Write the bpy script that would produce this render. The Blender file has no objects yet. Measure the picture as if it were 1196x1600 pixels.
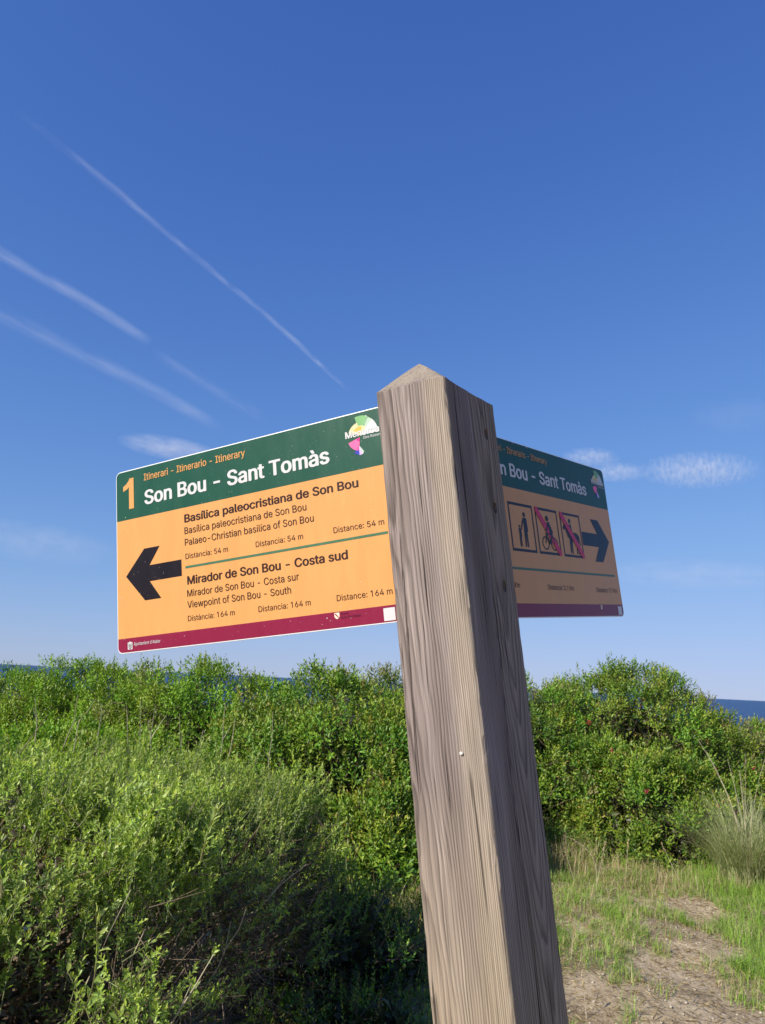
import bpy, bmesh, math, random
import numpy as np
from mathutils import Vector, Matrix, noise as mnoise

random.seed(7)
sc = bpy.context.scene
COL = sc.collection

# ------------------------------------------------------------------ camera
EYE = 1.45
CX = np.array([0.998819611, -0.010972664, 0.047317917])    # camera right
CD = np.array([0.048573497, 0.225631513, -0.973001046])    # camera down
CF = np.array([0.0, 0.974150923, 0.225898161])             # camera forward
FPX = 1146.668
cam_d = bpy.data.cameras.new('camera')
cam = bpy.data.objects.new('camera', cam_d)
COL.objects.link(cam)
m = Matrix.Identity(4)
for i in range(3):
    m[i][0] = CX[i]; m[i][1] = -CD[i]; m[i][2] = -CF[i]
m[2][3] = EYE
cam.matrix_world = m
cam_d.sensor_fit = 'VERTICAL'; cam_d.sensor_height = 36.0
cam_d.lens = 36.0 * FPX / 1600.0
cam_d.clip_start = 0.02; cam_d.clip_end = 200000.0
cam_d.dof.use_dof = True
cam_d.dof.focus_distance = 1.15
cam_d.dof.aperture_fstop = 20.0
sc.camera = cam

# ------------------------------------------------------------------ light
SUN_EL = math.radians(32.0)
SUN_AZ = math.radians(50.0)     # from straight behind the camera towards its left
sdir = Vector((-math.sin(SUN_AZ) * math.cos(SUN_EL), -math.cos(SUN_AZ) * math.cos(SUN_EL), math.sin(SUN_EL)))
world = bpy.data.worlds.new('World'); sc.world = world; world.use_nodes = True
nt = world.node_tree; nt.nodes.clear()
wo = nt.nodes.new('ShaderNodeOutputWorld'); bg = nt.nodes.new('ShaderNodeBackground')
sky = nt.nodes.new('ShaderNodeTexSky'); sky.sky_type = 'NISHITA'; sky.sun_disc = False
sky.sun_elevation = SUN_EL
sky.sun_rotation = math.atan2(sdir.x, sdir.y)
sky.altitude = 0.0; sky.air_density = 1.0; sky.dust_density = 0.0; sky.ozone_density = 3.0
# the whole sky in the photograph's deeper, flatter blue: one shoulder curve per channel, same in every direction
sp = nt.nodes.new('ShaderNodeSeparateColor'); cb = nt.nodes.new('ShaderNodeCombineColor'); nt.links.new(sky.outputs[0], sp.inputs[0])
def wmath(op, a, b):
    q = nt.nodes.new('ShaderNodeMath'); q.operation = op
    for i, x in enumerate((a, b)):
        if isinstance(x, (int, float)): q.inputs[i].default_value = x
        else: nt.links.new(x, q.inputs[i])
    return q.outputs[0]
for i_, (g_, c_, m_) in enumerate(((1.2, 10.2, 1.5), (1.2, 7.0, 1.3), (1.0, 3.0, .83))):
    x_ = wmath('POWER', sp.outputs[i_], g_)
    nt.links.new(wmath('MULTIPLY', wmath('DIVIDE', x_, wmath('ADD', wmath('MULTIPLY', x_, m_), c_)), 1 / .2121), cb.inputs[i_])
nt.links.new(cb.outputs[0], bg.inputs[0])
bg.inputs[1].default_value = 0.15
nt.links.new(bg.outputs[0], wo.inputs[0])
sun_d = bpy.data.lights.new('sun', 'SUN'); sun_d.energy = 5.0; sun_d.angle = math.radians(0.53)
sun_d.color = (1.0, 0.93, 0.82)
sun = bpy.data.objects.new('sun', sun_d); COL.objects.link(sun)
sun.rotation_euler = sdir.to_track_quat('Z', 'Y').to_euler()
sun.location = (-5, -5, 8)
sc.view_settings.view_transform = 'Standard'; sc.view_settings.look = 'None'
sc.view_settings.exposure = 0.5; sc.view_settings.gamma = 1.0
sc.view_settings.use_curve_mapping = False
sc.cycles.max_bounces = 8; sc.cycles.transparent_max_bounces = 12; sc.cycles.volume_bounces = 1

# ------------------------------------------------------------------ helpers
def ray(px, py):
    r = CX * (px - 598) + CD * (py - 800) + CF * FPX
    return r / np.linalg.norm(r)

def at_depth(px, py, Y):
    r = ray(px, py); t = Y / r[1]
    return np.array([0, 0, EYE]) + r * t

def tag(o, label=None, cat=None, group=None, kind=None):
    if label: o['label'] = label
    if cat: o['category'] = cat
    if group: o['group'] = group
    if kind: o['kind'] = kind
    return o

def empty(name, loc=(0, 0, 0)):
    o = bpy.data.objects.new(name, None); COL.objects.link(o); o.location = loc
    o.empty_display_size = 0.1
    return o

def link(name, me, mat=None, parent=None):
    o = bpy.data.objects.new(name, me); COL.objects.link(o)
    if mat is not None and len(me.materials) == 0: me.materials.append(mat)
    if parent is not None: o.parent = parent
    return o

def mesh_np(name, verts, faces, colors=None, smooth=False):
    """verts (N,3); faces (F,k) all the same k; colours per vertex"""
    verts = np.ascontiguousarray(verts, dtype=np.float32); faces = np.ascontiguousarray(faces, dtype=np.int32)
    me = bpy.data.meshes.new(name)
    me.vertices.add(len(verts)); me.vertices.foreach_set('co', verts.ravel())
    F, k = faces.shape
    me.loops.add(F * k); me.loops.foreach_set('vertex_index', faces.ravel())
    me.polygons.add(F)
    me.polygons.foreach_set('loop_start', np.arange(0, F * k, k, dtype=np.int32))
    me.polygons.foreach_set('loop_total', np.full(F, k, dtype=np.int32))
    if smooth: me.polygons.foreach_set('use_smooth', np.ones(F, dtype=bool))
    if colors is not None:
        a = me.color_attributes.new('tint', 'FLOAT_COLOR', 'POINT')
        c = np.ones((len(verts), 4), dtype=np.float32); c[:, :3] = colors
        a.data.foreach_set('color', c.ravel())
    me.update(); me.validate()
    return me

def norm(v):
    return v / np.maximum(np.linalg.norm(v, axis=-1, keepdims=True), 1e-9)

def newmat(name):
    mt = bpy.data.materials.new(name); mt.use_nodes = True
    n = mt.node_tree.nodes; n.clear()
    out = n.new('ShaderNodeOutputMaterial')
    return mt, mt.node_tree, n, mt.node_tree.links, out

def mat_plain(name, col, rough=0.6, spec=0.3, metallic=0.0, mottle=0.0, mscale=30.0, bump=0.0):
    mt, t, n, l, out = newmat(name)
    b = n.new('ShaderNodeBsdfPrincipled'); b.inputs['Roughness'].default_value = rough
    b.inputs['Specular IOR Level'].default_value = spec; b.inputs['Metallic'].default_value = metallic
    b.inputs['Base Color'].default_value = (*col, 1)
    if mottle > 0:
        tc = n.new('ShaderNodeTexCoord'); no = n.new('ShaderNodeTexNoise'); no.inputs['Scale'].default_value = mscale
        no.inputs['Detail'].default_value = 5
        l.new(tc.outputs['Object'], no.inputs['Vector'])
        mx = n.new('ShaderNodeMix'); mx.data_type = 'RGBA'
        mx.inputs[6].default_value = (*[c * (1 - mottle) for c in col], 1)
        mx.inputs[7].default_value = (*[min(1, c * (1 + mottle)) for c in col], 1)
        l.new(no.outputs['Fac'], mx.inputs[0]); l.new(mx.outputs[2], b.inputs['Base Color'])
        if bump > 0:
            bp = n.new('ShaderNodeBump'); bp.inputs['Strength'].default_value = bump; bp.inputs['Distance'].default_value = 0.002
            l.new(no.outputs['Fac'], bp.inputs['Height']); l.new(bp.outputs[0], b.inputs['Normal'])
    l.new(b.outputs[0], out.inputs[0])
    return mt

def mat_leaf(name, rough=0.45, spec=0.35, trans=0.28, tcol=(1.25, 1.2, 0.45)):
    mt, t, n, l, out = newmat(name)
    at = n.new('ShaderNodeAttribute'); at.attribute_name = 'tint'
    b = n.new('ShaderNodeBsdfPrincipled'); b.inputs['Roughness'].default_value = rough
    b.inputs['Specular IOR Level'].default_value = spec
    tr = n.new('ShaderNodeBsdfTranslucent')
    mu = n.new('ShaderNodeMix'); mu.data_type = 'RGBA'; mu.blend_type = 'MULTIPLY'; mu.inputs[0].default_value = 1
    mu.inputs[7].default_value = (*tcol, 1)
    l.new(at.outputs['Color'], b.inputs['Base Color']); l.new(at.outputs['Color'], mu.inputs[6])
    l.new(mu.outputs[2], tr.inputs['Color'])
    ms = n.new('ShaderNodeMixShader'); ms.inputs[0].default_value = trans
    l.new(b.outputs[0], ms.inputs[1]); l.new(tr.outputs[0], ms.inputs[2]); l.new(ms.outputs[0], out.inputs[0])
    return mt

# ------------------------------------------------------------------ terrain height
def gheight(x, y):
    x = np.asarray(x, dtype=float); y = np.asarray(y, dtype=float)
    near = np.exp(-((x) ** 2 + (y - 3) ** 2) / 400.0)
    h = 0.035 * np.sin(x * 1.7 + 0.4) * np.cos(y * 1.3) + 0.015 * np.sin(x * 5.1 + y * 3.3) + 0.01 * np.sin(x * 9.7 - y * 7.9)
    h = h * near
    far = np.clip((y - 22.0) / 25.0, 0, 1)
    h = h - 10.0 * far * far * (3 - 2 * far)
    return h

# ------------------------------------------------------------------ ground
def ground_material():
    mt, t, n, l, out = newmat('sandy_soil')
    b = n.new('ShaderNodeBsdfPrincipled'); b.inputs['Roughness'].default_value = 0.95; b.inputs['Specular IOR Level'].default_value = 0.1
    tc = n.new('ShaderNodeTexCoord')
    n1 = n.new('ShaderNodeTexNoise'); n1.inputs['Scale'].default_value = 1.6; n1.inputs['Detail'].default_value = 8; n1.inputs['Roughness'].default_value = 0.65
    n2 = n.new('ShaderNodeTexNoise'); n2.inputs['Scale'].default_value = 60; n2.inputs['Detail'].default_value = 6; n2.inputs['Roughness'].default_value = 0.7
    cr = n.new('ShaderNodeValToRGB'); e = cr.color_ramp.elements
    e[0].position = 0.32; e[0].color = (0.24, 0.185, 0.115, 1); e[1].position = 0.6; e[1].color = (0.58, 0.48, 0.33, 1)
    cr2 = n.new('ShaderNodeValToRGB'); e = cr2.color_ramp.elements
    e[0].position = 0.35; e[0].color = (0.55, 0.5, 0.45, 1); e[1].position = 0.65; e[1].color = (1.1, 1.08, 1.05, 1)
    mu = n.new('ShaderNodeMix'); mu.data_type = 'RGBA'; mu.blend_type = 'MULTIPLY'; mu.inputs[0].default_value = 1
    for a in (n1, n2): l.new(tc.outputs['Object'], a.inputs['Vector'])
    l.new(n1.outputs['Fac'], cr.inputs[0]); l.new(n2.outputs['Fac'], cr2.inputs[0])
    l.new(cr.outputs[0], mu.inputs[6]); l.new(cr2.outputs[0], mu.inputs[7]); l.new(mu.outputs[2], b.inputs['Base Color'])
    bp = n.new('ShaderNodeBump'); bp.inputs['Strength'].default_value = 0.8; bp.inputs['Distance'].default_value = 0.012
    l.new(n2.outputs['Fac'], bp.inputs['Height']); l.new(bp.outputs[0], b.inputs['Normal'])
    l.new(b.outputs[0], out.inputs[0])
    return mt

def spaced(lo, hi, c, fine, n):
    u = np.linspace(-1, 1, n); s = np.sinh(u * 4.2) / np.sinh(4.2)
    return np.where(s < 0, c + (c - lo) * s, c + (hi - c) * s)
gx = spaced(-220, 220, 1, .1, 260); gy = spaced(-120, 50, 4.0, .1, 220)
X, Y = np.meshgrid(gx, gy)
Z = gheight(X, Y)
V = np.stack([X, Y, Z], -1).reshape(-1, 3)
nx, ny = len(gx), len(gy)
I = (np.arange(ny - 1)[:, None] * nx + np.arange(nx - 1)[None]).ravel()
gm = mesh_np('ground', V, np.stack([I, I + 1, I + nx + 1, I + nx], 1), smooth=True)
tag(link('ground', gm, ground_material()), kind='structure')

# sea to the horizon
def sea_material():
    mt, t, n, l, out = newmat('sea_water')
    b = n.new('ShaderNodeBsdfPrincipled'); b.inputs['Base Color'].default_value = (0.006, 0.035, 0.11, 1)
    b.inputs['Roughness'].default_value = 0.35; b.inputs['IOR'].default_value = 1.33
    tc = n.new('ShaderNodeTexCoord'); mp = n.new('ShaderNodeMapping'); mp.inputs['Scale'].default_value = (0.02, 0.09, 1)
    no = n.new('ShaderNodeTexNoise'); no.inputs['Scale'].default_value = 6; no.inputs['Detail'].default_value = 6
    l.new(tc.outputs['Object'], mp.inputs[0]); l.new(mp.outputs[0], no.inputs['Vector'])
    bp = n.new('ShaderNodeBump'); bp.inputs['Strength'].default_value = 0.7; bp.inputs['Distance'].default_value = 1.5
    l.new(no.outputs['Fac'], bp.inputs['Height']); l.new(bp.outputs[0], b.inputs['Normal'])
    l.new(b.outputs[0], out.inputs[0])
    return mt
me = bpy.data.meshes.new('sea')
ang = np.linspace(0, 2 * math.pi, 65)[:-1]
ring = [(60000 * math.cos(a), 60000 * math.sin(a) , -8.5) for a in ang]
me.from_pydata([(0, 0, -8.5)] + ring, [], [(0, 1 + i, 1 + (i + 1) % 64) for i in range(64)]); me.update()
tag(link('sea', me, sea_material()), kind='structure')

# ------------------------------------------------------------------ vegetation engine
def vnoise(p, seed, f=1.0):
    r = np.random.default_rng(seed); out = np.zeros(len(p))
    for k in range(5):
        w = r.normal(size=3) * f * (1 + k * 0.8); out += np.sin(p @ w + r.uniform(0, 6.28)) / (1 + k * 0.6)
    return out / 2.2

def perp(a):
    ref = np.where(np.abs(a[:, 2:3]) < 0.9, np.array([[0, 0, 1.0]]), np.array([[1.0, 0, 0]]))
    u = norm(np.cross(a, ref)); return u, np.cross(a, u)

def leaves_mesh(P, D, N, L, W, C, detail=1):
    """P base, D direction, N upper side normal, L length, W width, C colour (all per leaf)"""
    S = norm(np.cross(D, N)); N = np.cross(S, D)
    L = L[:, None]; W = W[:, None]; n = len(P)
    base = P; tip = P + D * L - N * L * 0.12
    left = P + D * L * 0.48 + S * W * 0.5 + N * W * 0.16; right = P + D * L * 0.48 - S * W * 0.5 + N * W * 0.16
    if detail == 1:
        v = np.stack([base, left, tip, right], 1).reshape(-1, 3)
        i = np.arange(n)[:, None] * 4
        f = np.concatenate([i + np.array([[0, 3, 2]]), i + np.array([[0, 2, 1]])], 0)
        c = np.repeat(C, 4, 0)
    else:
        l2 = P + D * L * 0.75 + S * W * 0.36 + N * W * 0.05; r2 = P + D * L * 0.75 - S * W * 0.36 + N * W * 0.05
        l1 = P + D * L * 0.35 + S * W * 0.48 + N * W * 0.16; r1 = P + D * L * 0.35 - S * W * 0.48 + N * W * 0.16
        mid = P + D * L * 0.55 - N * L * 0.01
        v = np.stack([base, l1, l2, tip, r2, r1, mid], 1).reshape(-1, 3)
        i = np.arange(n)[:, None] * 7
        f = np.concatenate([i + np.array([q]) for q in ([0, 6, 1], [1, 6, 2], [2, 6, 3], [0, 5, 6], [5, 4, 6], [4, 3, 6])], 0)
        c = np.repeat(C, 7, 0)
    return v, f, c

def tubes(A, B, ra, rb, sides=3):
    """straight tapered twigs as triangles strips"""
    d = norm(B - A); u, w = perp(d); n = len(A)
    vs = []
    for k in range(sides):
        a = 2 * math.pi * k / sides
        o = u * math.cos(a) + w * math.sin(a)
        vs.append(A + o * ra[:, None]); vs.append(B + o * rb[:, None])
    v = np.stack(vs, 1).reshape(-1, 3)
    i = np.arange(n)[:, None] * (2 * sides); fs = []
    for k in range(sides):
        k2 = (k + 1) % sides
        fs.append(i + np.array([[2 * k, 2 * k2, 2 * k2 + 1, 2 * k + 1]]))
    return v, np.concatenate(fs, 0)

def sprigs(P, A, L, K, leafL, leafW, pal, tipcol, opp=False, spread=(75, 22), seed=0, tipfrac=0.3):
    """leafy shoots: arrays of K leaves along each axis"""
    r = np.random.default_rng(seed); n = len(P)
    s = np.linspace(0.12, 1.0, K)[None, :].repeat(n, 0)
    u, w = perp(A)
    if opp:
        phi = (np.arange(K) // 2 * 1.57 + (np.arange(K) % 2) * math.pi)[None] + r.uniform(0, 6.28, (n, 1))
    else:
        phi = np.arange(K)[None] * 2.4 + r.uniform(0, 6.28, (n, 1))
    phi = phi + r.normal(0, 0.25, (n, K))
    el = np.radians(spread[0] + (spread[1] - spread[0]) * s + r.normal(0, 9, (n, K)))
    rad = u[:, None] * np.cos(phi)[..., None] + w[:, None] * np.sin(phi)[..., None]
    D = A[:, None] * np.cos(el)[..., None] + rad * np.sin(el)[..., None]
    D = norm(D)
    N = norm(A[:, None] * np.sin(el)[..., None] - rad * np.cos(el)[..., None] + r.normal(0, 0.2, (n, K, 3)))
    P2 = P[:, None] + A[:, None] * (L[:, None] * s)[..., None]
    sz = (0.75 + 0.35 * np.sin(s * math.pi)) * r.uniform(0.75, 1.2, (n, K))
    pc = pal[r.integers(0, len(pal), n)][:, None].repeat(K, 1) * r.uniform(0.75, 1.25, (n, K, 1))
    ht = np.clip((s - (1 - tipfrac)) / tipfrac, 0, 1)[..., None] * r.uniform(0.2, 1.0, (n, 1, 1))
    C = pc * (1 - ht) + tipcol[r.integers(0, len(tipcol), n)][:, None] * ht
    return (P2.reshape(-1, 3), D.reshape(-1, 3), N.reshape(-1, 3), (leafL * sz).ravel(), (leafW * sz).ravel(), C.reshape(-1, 3))

def hemi(n, seed, zmin=-0.05):
    i = np.arange(n) + 0.5; r = np.random.default_rng(seed)
    z = zmin + (1 - zmin) * i / n; z = np.clip(z + r.normal(0, 0.6 / math.sqrt(n), n), zmin, 0.999)
    a = i * 2.39996 + r.normal(0, 0.25, n); q = np.sqrt(1 - z * z)
    return np.stack([q * np.cos(a), q * np.sin(a), z], 1)

M_MASTIC = mat_leaf('glossy_leaf', rough=0.42, spec=0.35, trans=0.3)
M_OLIVE = mat_leaf('pale_narrow_leaf', rough=0.42, spec=0.5, trans=0.45, tcol=(1.25, 1.25, 0.55))
M_BARK = mat_plain('twig_bark', (0.16, 0.12, 0.085), 0.9, 0.1, mottle=0.35, mscale=40)
M_PALE = mat_plain('bleached_twig', (0.42, 0.36, 0.26), 0.85, 0.1, mottle=0.25, mscale=60)
M_BERRY = mat_plain('red_berry', (0.30, 0.035, 0.04), 0.5, 0.3, mottle=0.3, mscale=50)

PAL_M = np.array([[.13, .25, .026], [.155, .28, .028], [.185, .30, .03], [.085, .19, .028], [.21, .32, .035]])
TIP_M = np.array([[.34, .38, .04], [.30, .37, .035], [.36, .25, .07], [.26, .34, .035], [.33, .37, .05]])
PAL_B = np.array([[.13, .26, .018], [.16, .30, .02], [.20, .35, .024]])
TIP_B = np.array([[.25, .40, .03], [.28, .41, .035], [.31, .37, .04]])

def mastic_bush(c, rad, label, seed, nclump=170, nspr=36, K=8, leaf=0.039, pal=PAL_M, tip=TIP_M, group='green bushes across the middle distance',
                clump_r=0.225, berries=0, back=0.22, name='mastic_bush', lump=0.07, hollow=.55):
    r = np.random.default_rng(seed)
    cx, cy = c; rx, ry, h = rad
    z0 = float(gheight(cx, cy)) - 0.05
    root = empty(name, (cx, cy, z0)); tag(root, label, 'bush', group)
    u = hemi(nclump, seed)
    u = np.concatenate([u, hemi(nclump // 2, seed + 1), hemi(nclump * 3 // 4, seed + 21)])
    sc_ = np.concatenate([np.ones(nclump), np.full(nclump // 2, 0.76), np.full(nclump * 3 // 4, 0.89)])
    rr = (1 + lump * vnoise(u, seed + 2, 3.2) + r.normal(0, 0.025, len(u))) * sc_
    # squarish shoulders
    q = norm(u) * np.array([1, 1, 1]); p = np.sign(q) * np.abs(q) ** 0.86
    cc = p * rr[:, None] * np.array([rx, ry, h]); cc[:, 2] = np.maximum(cc[:, 2] - clump_r * 0.7, 0.06)
    cn = norm(u / np.array([rx, ry, h]))
    facing = cn[:, 1] < 0.45                     # front and top in full, rear thinner
    keep = (facing | (r.uniform(size=len(u)) < back)) & ((vnoise(u, seed + 31, 4.5) > -hollow) | (cn[:, 2] > .8) | (sc_ < .8)); cc, cn, u, sc_ = cc[keep], cn[keep], u[keep], sc_[keep]
    nC = len(cc); cr_ = clump_r * r.uniform(0.65, 1.35, nC)
    # sprigs around every clump, outwards and up
    ns = (nspr * (cr_ / clump_r) ** 1.6 * np.where(sc_ < 0.8, 0.25, np.where(sc_ < .95, .36, 1))).astype(int) + 4
    idx = np.repeat(np.arange(nC), ns); n = len(idx)
    d = norm(r.normal(size=(n, 3)) + cn[idx] * 0.95 + np.array([0, 0, 0.55]))
    P = cc[idx] + d * (cr_[idx] * r.uniform(0.35, 1.0, n) ** 0.6)[:, None] * np.array([1, 1, 0.85])
    A = norm(d * 0.8 + np.array([0, 0, 0.75]) + r.normal(0, 0.3, (n, 3)))
    L = r.uniform(0.07, 0.15, n) * leaf / 0.03
    # colour differs by clump
    cl = r.uniform(0.72, 1.2, nC)
    hue = r.uniform(-1, 1, (nC, 1)) * np.array([[0.22, 0.0, 0.1]])
    parts = sprigs(P - A * L[:, None] * 0.5, A, L, K, leaf, leaf * 0.40, pal, tip, seed=seed + 3)
    ci = np.repeat(idx, K)
    C = parts[5] * cl[ci][:, None] * (1 + hue[ci])
    dry = r.uniform(size=nC) < .07
    C = np.where(dry[ci][:, None], C * .35 + np.array([.17, .14, .07]), C)
    v, f, c3 = leaves_mesh(*parts[:5], C)
    # a few tall shoots breaking the outline
    nt_ = nC // 3; top = np.argsort(-cc[:, 2])[:nt_]
    P = cc[top] + np.array([0, 0, 0.35]) * cr_[top][:, None] + r.normal(0, 0.06, (nt_, 3)); A = norm(np.array([0, 0, 1.0]) + r.normal(0, 0.22, (nt_, 3)))
    L = r.uniform(0.08, 0.17, nt_)
    pp = sprigs(P, A, L, 16, leaf * 0.9, leaf * 0.33, tip * 0.9, tip, seed=seed + 8)
    v2, f2, c2 = leaves_mesh(*pp)
    v = np.concatenate([v, v2]); f = np.concatenate([f, f2 + len(c3)]); c3 = np.concatenate([c3, c2])
    tag(link('foliage', mesh_np('foliage', v, f, np.clip(c3, 0, 1)), M_MASTIC, root), kind='stuff')
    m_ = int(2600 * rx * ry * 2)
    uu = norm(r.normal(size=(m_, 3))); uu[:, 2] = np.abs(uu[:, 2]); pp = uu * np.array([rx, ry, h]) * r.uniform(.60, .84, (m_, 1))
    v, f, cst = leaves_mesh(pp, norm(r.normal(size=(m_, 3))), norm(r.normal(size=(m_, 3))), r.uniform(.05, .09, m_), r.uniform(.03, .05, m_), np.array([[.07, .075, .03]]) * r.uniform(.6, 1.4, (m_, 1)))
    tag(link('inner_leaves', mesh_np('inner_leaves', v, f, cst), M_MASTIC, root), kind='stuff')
    # limbs from the stool to the clumps
    B = cc; A0 = np.stack([r.normal(0, rx * .12, nC), r.normal(0, ry * .12, nC), np.zeros(nC)], 1)
    mid = A0 * 0.4 + B * 0.6 + r.normal(0, 0.05, (nC, 3)); mid[:, 2] *= 0.85
    ra = r.uniform(0.006, 0.016, nC)
    va, fa = tubes(A0, mid, ra * 1.5, ra); vb, fb = tubes(mid, B, ra, ra * 0.4)
    # fine twigs
    k = np.repeat(np.arange(nC), 6); e = B[k] + norm(r.normal(size=(len(k), 3)) + cn[k]) * (cr_[k] * 1.0)[:, None]
    vc, fc = tubes(B[k], e, np.full(len(k), .0028), np.full(len(k), .0012))
    vv = np.concatenate([va, vb, vc]); ff = np.concatenate([fa, fb + len(va), fc + len(va) + len(vb)])
    tag(link('branch', mesh_np('branch', vv, ff), M_BARK, root), kind='stuff')
    if berries:
        fr = np.where((cn[:, 1] < -0.2) & (cc[:, 2] > 0.25 * h) & (cc[:, 2] < 0.85 * h) & (sc_ > .9))[0]
        bsh = None
        for j in r.choice(fr, berries, replace=False):
            if bsh is None:
                vs, fs = [], []
                bm = bmesh.new()
                for q2 in range(26):
                    o = norm(r.normal(size=3)) * r.uniform(0.3, 1) * 0.028
                    bmesh.ops.create_icosphere(bm, subdivisions=1, radius=0.0045, matrix=Matrix.Translation(Vector(o)))
                bsh = bpy.data.meshes.new('berry_cluster'); bm.to_mesh(bsh); bm.free(); bsh.materials.append(M_BERRY)
            o = link('berry_cluster', bsh, None, root)
            dd = norm(cn[j] + np.array([0, -0.9, 0.3]))
            o.location = Vector(cc[j] + dd * cr_[j] * 1.02); o.rotation_euler = (r.uniform(0, 6), r.uniform(0, 6), 0)
    return root

# --- bushes (x, y on the ground; half widths and height)
mastic_bush((2.78, 8.6), (1.45, 1.4, 1.70), 'big domed dark green bush with red berries, right of the wooden post', 101, nclump=300, nspr=38, berries=11, lump=.12, hollow=.2)
mastic_bush((1.1, 8.1), (1.35, 1.1, 1.66), 'dark green bush directly behind the wooden post, left of the berry bush', 102, nclump=190, berries=2)
mastic_bush((4.75, 9.2), (1.6, 1.3, 1.22), 'low green bush sloping down to the sea at the right edge', 103, nclump=190)
mastic_bush((2.65, 7.2), (0.75, 0.5, 0.90), 'small rounded bush in front of the domed berry bush', 104, nclump=90, nspr=38, clump_r=.15, berries=3)
mastic_bush((4.2, 7.9), (0.95, 0.6, 0.85), 'small green bush behind the pale grass tussock', 105, nclump=100, nspr=38, clump_r=.16, berries=2)
mastic_bush((-0.25, 6.3), (1.15, 0.95, 1.42), 'yellowish green bush left of the wooden post, just beneath the orange sign', 106, nclump=210, nspr=38, tip=TIP_M, lump=.08)
mastic_bush((-1.7, 7.8), (1.6, 1.0, 1.46), 'bright green bush under the middle of the left-hand sign', 107, nclump=220, pal=PAL_B, tip=TIP_B)
mastic_bush((-3.2, 8.6), (1.6, 1.0, 1.42), 'bright green bush beneath the lower left corner of the orange sign', 108, nclump=220, pal=PAL_B, tip=TIP_B)
mastic_bush((-4.9, 9.0), (1.8, 1.1, 1.50), 'bright green bush on the skyline at the left edge', 109, nclump=220, pal=PAL_B, tip=TIP_B)
mastic_bush((-2.3, 6.2), (1.0, 0.8, 1.05), 'low bright green bush behind the bare grey twigs', 110, nclump=120, pal=PAL_B, tip=TIP_B)
mastic_bush((0.15, 5.35), (0.5, 0.35, 0.72), 'low yellow-green bush at the post, above the dry straw', 111, nclump=60, nspr=38, clump_r=.14)

mastic_bush((-.12, 4.15), (.55, .55, .50), 'small dark tangled bush in the shade just left of the post foot', 112, nclump=60, nspr=16, clump_r=.12, leaf=.020)
mastic_bush((.0, 3.3), (.42, .5, .30), 'low dark scrub in the shade at the bottom, beside the post', 113, nclump=40, nspr=12, clump_r=.10, leaf=.018)

mastic_bush((.15, 8.0), (.95, .9, 1.50), 'yellow-green bush hidden mostly by the post, its top left of the post', 114, nclump=120)
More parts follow.
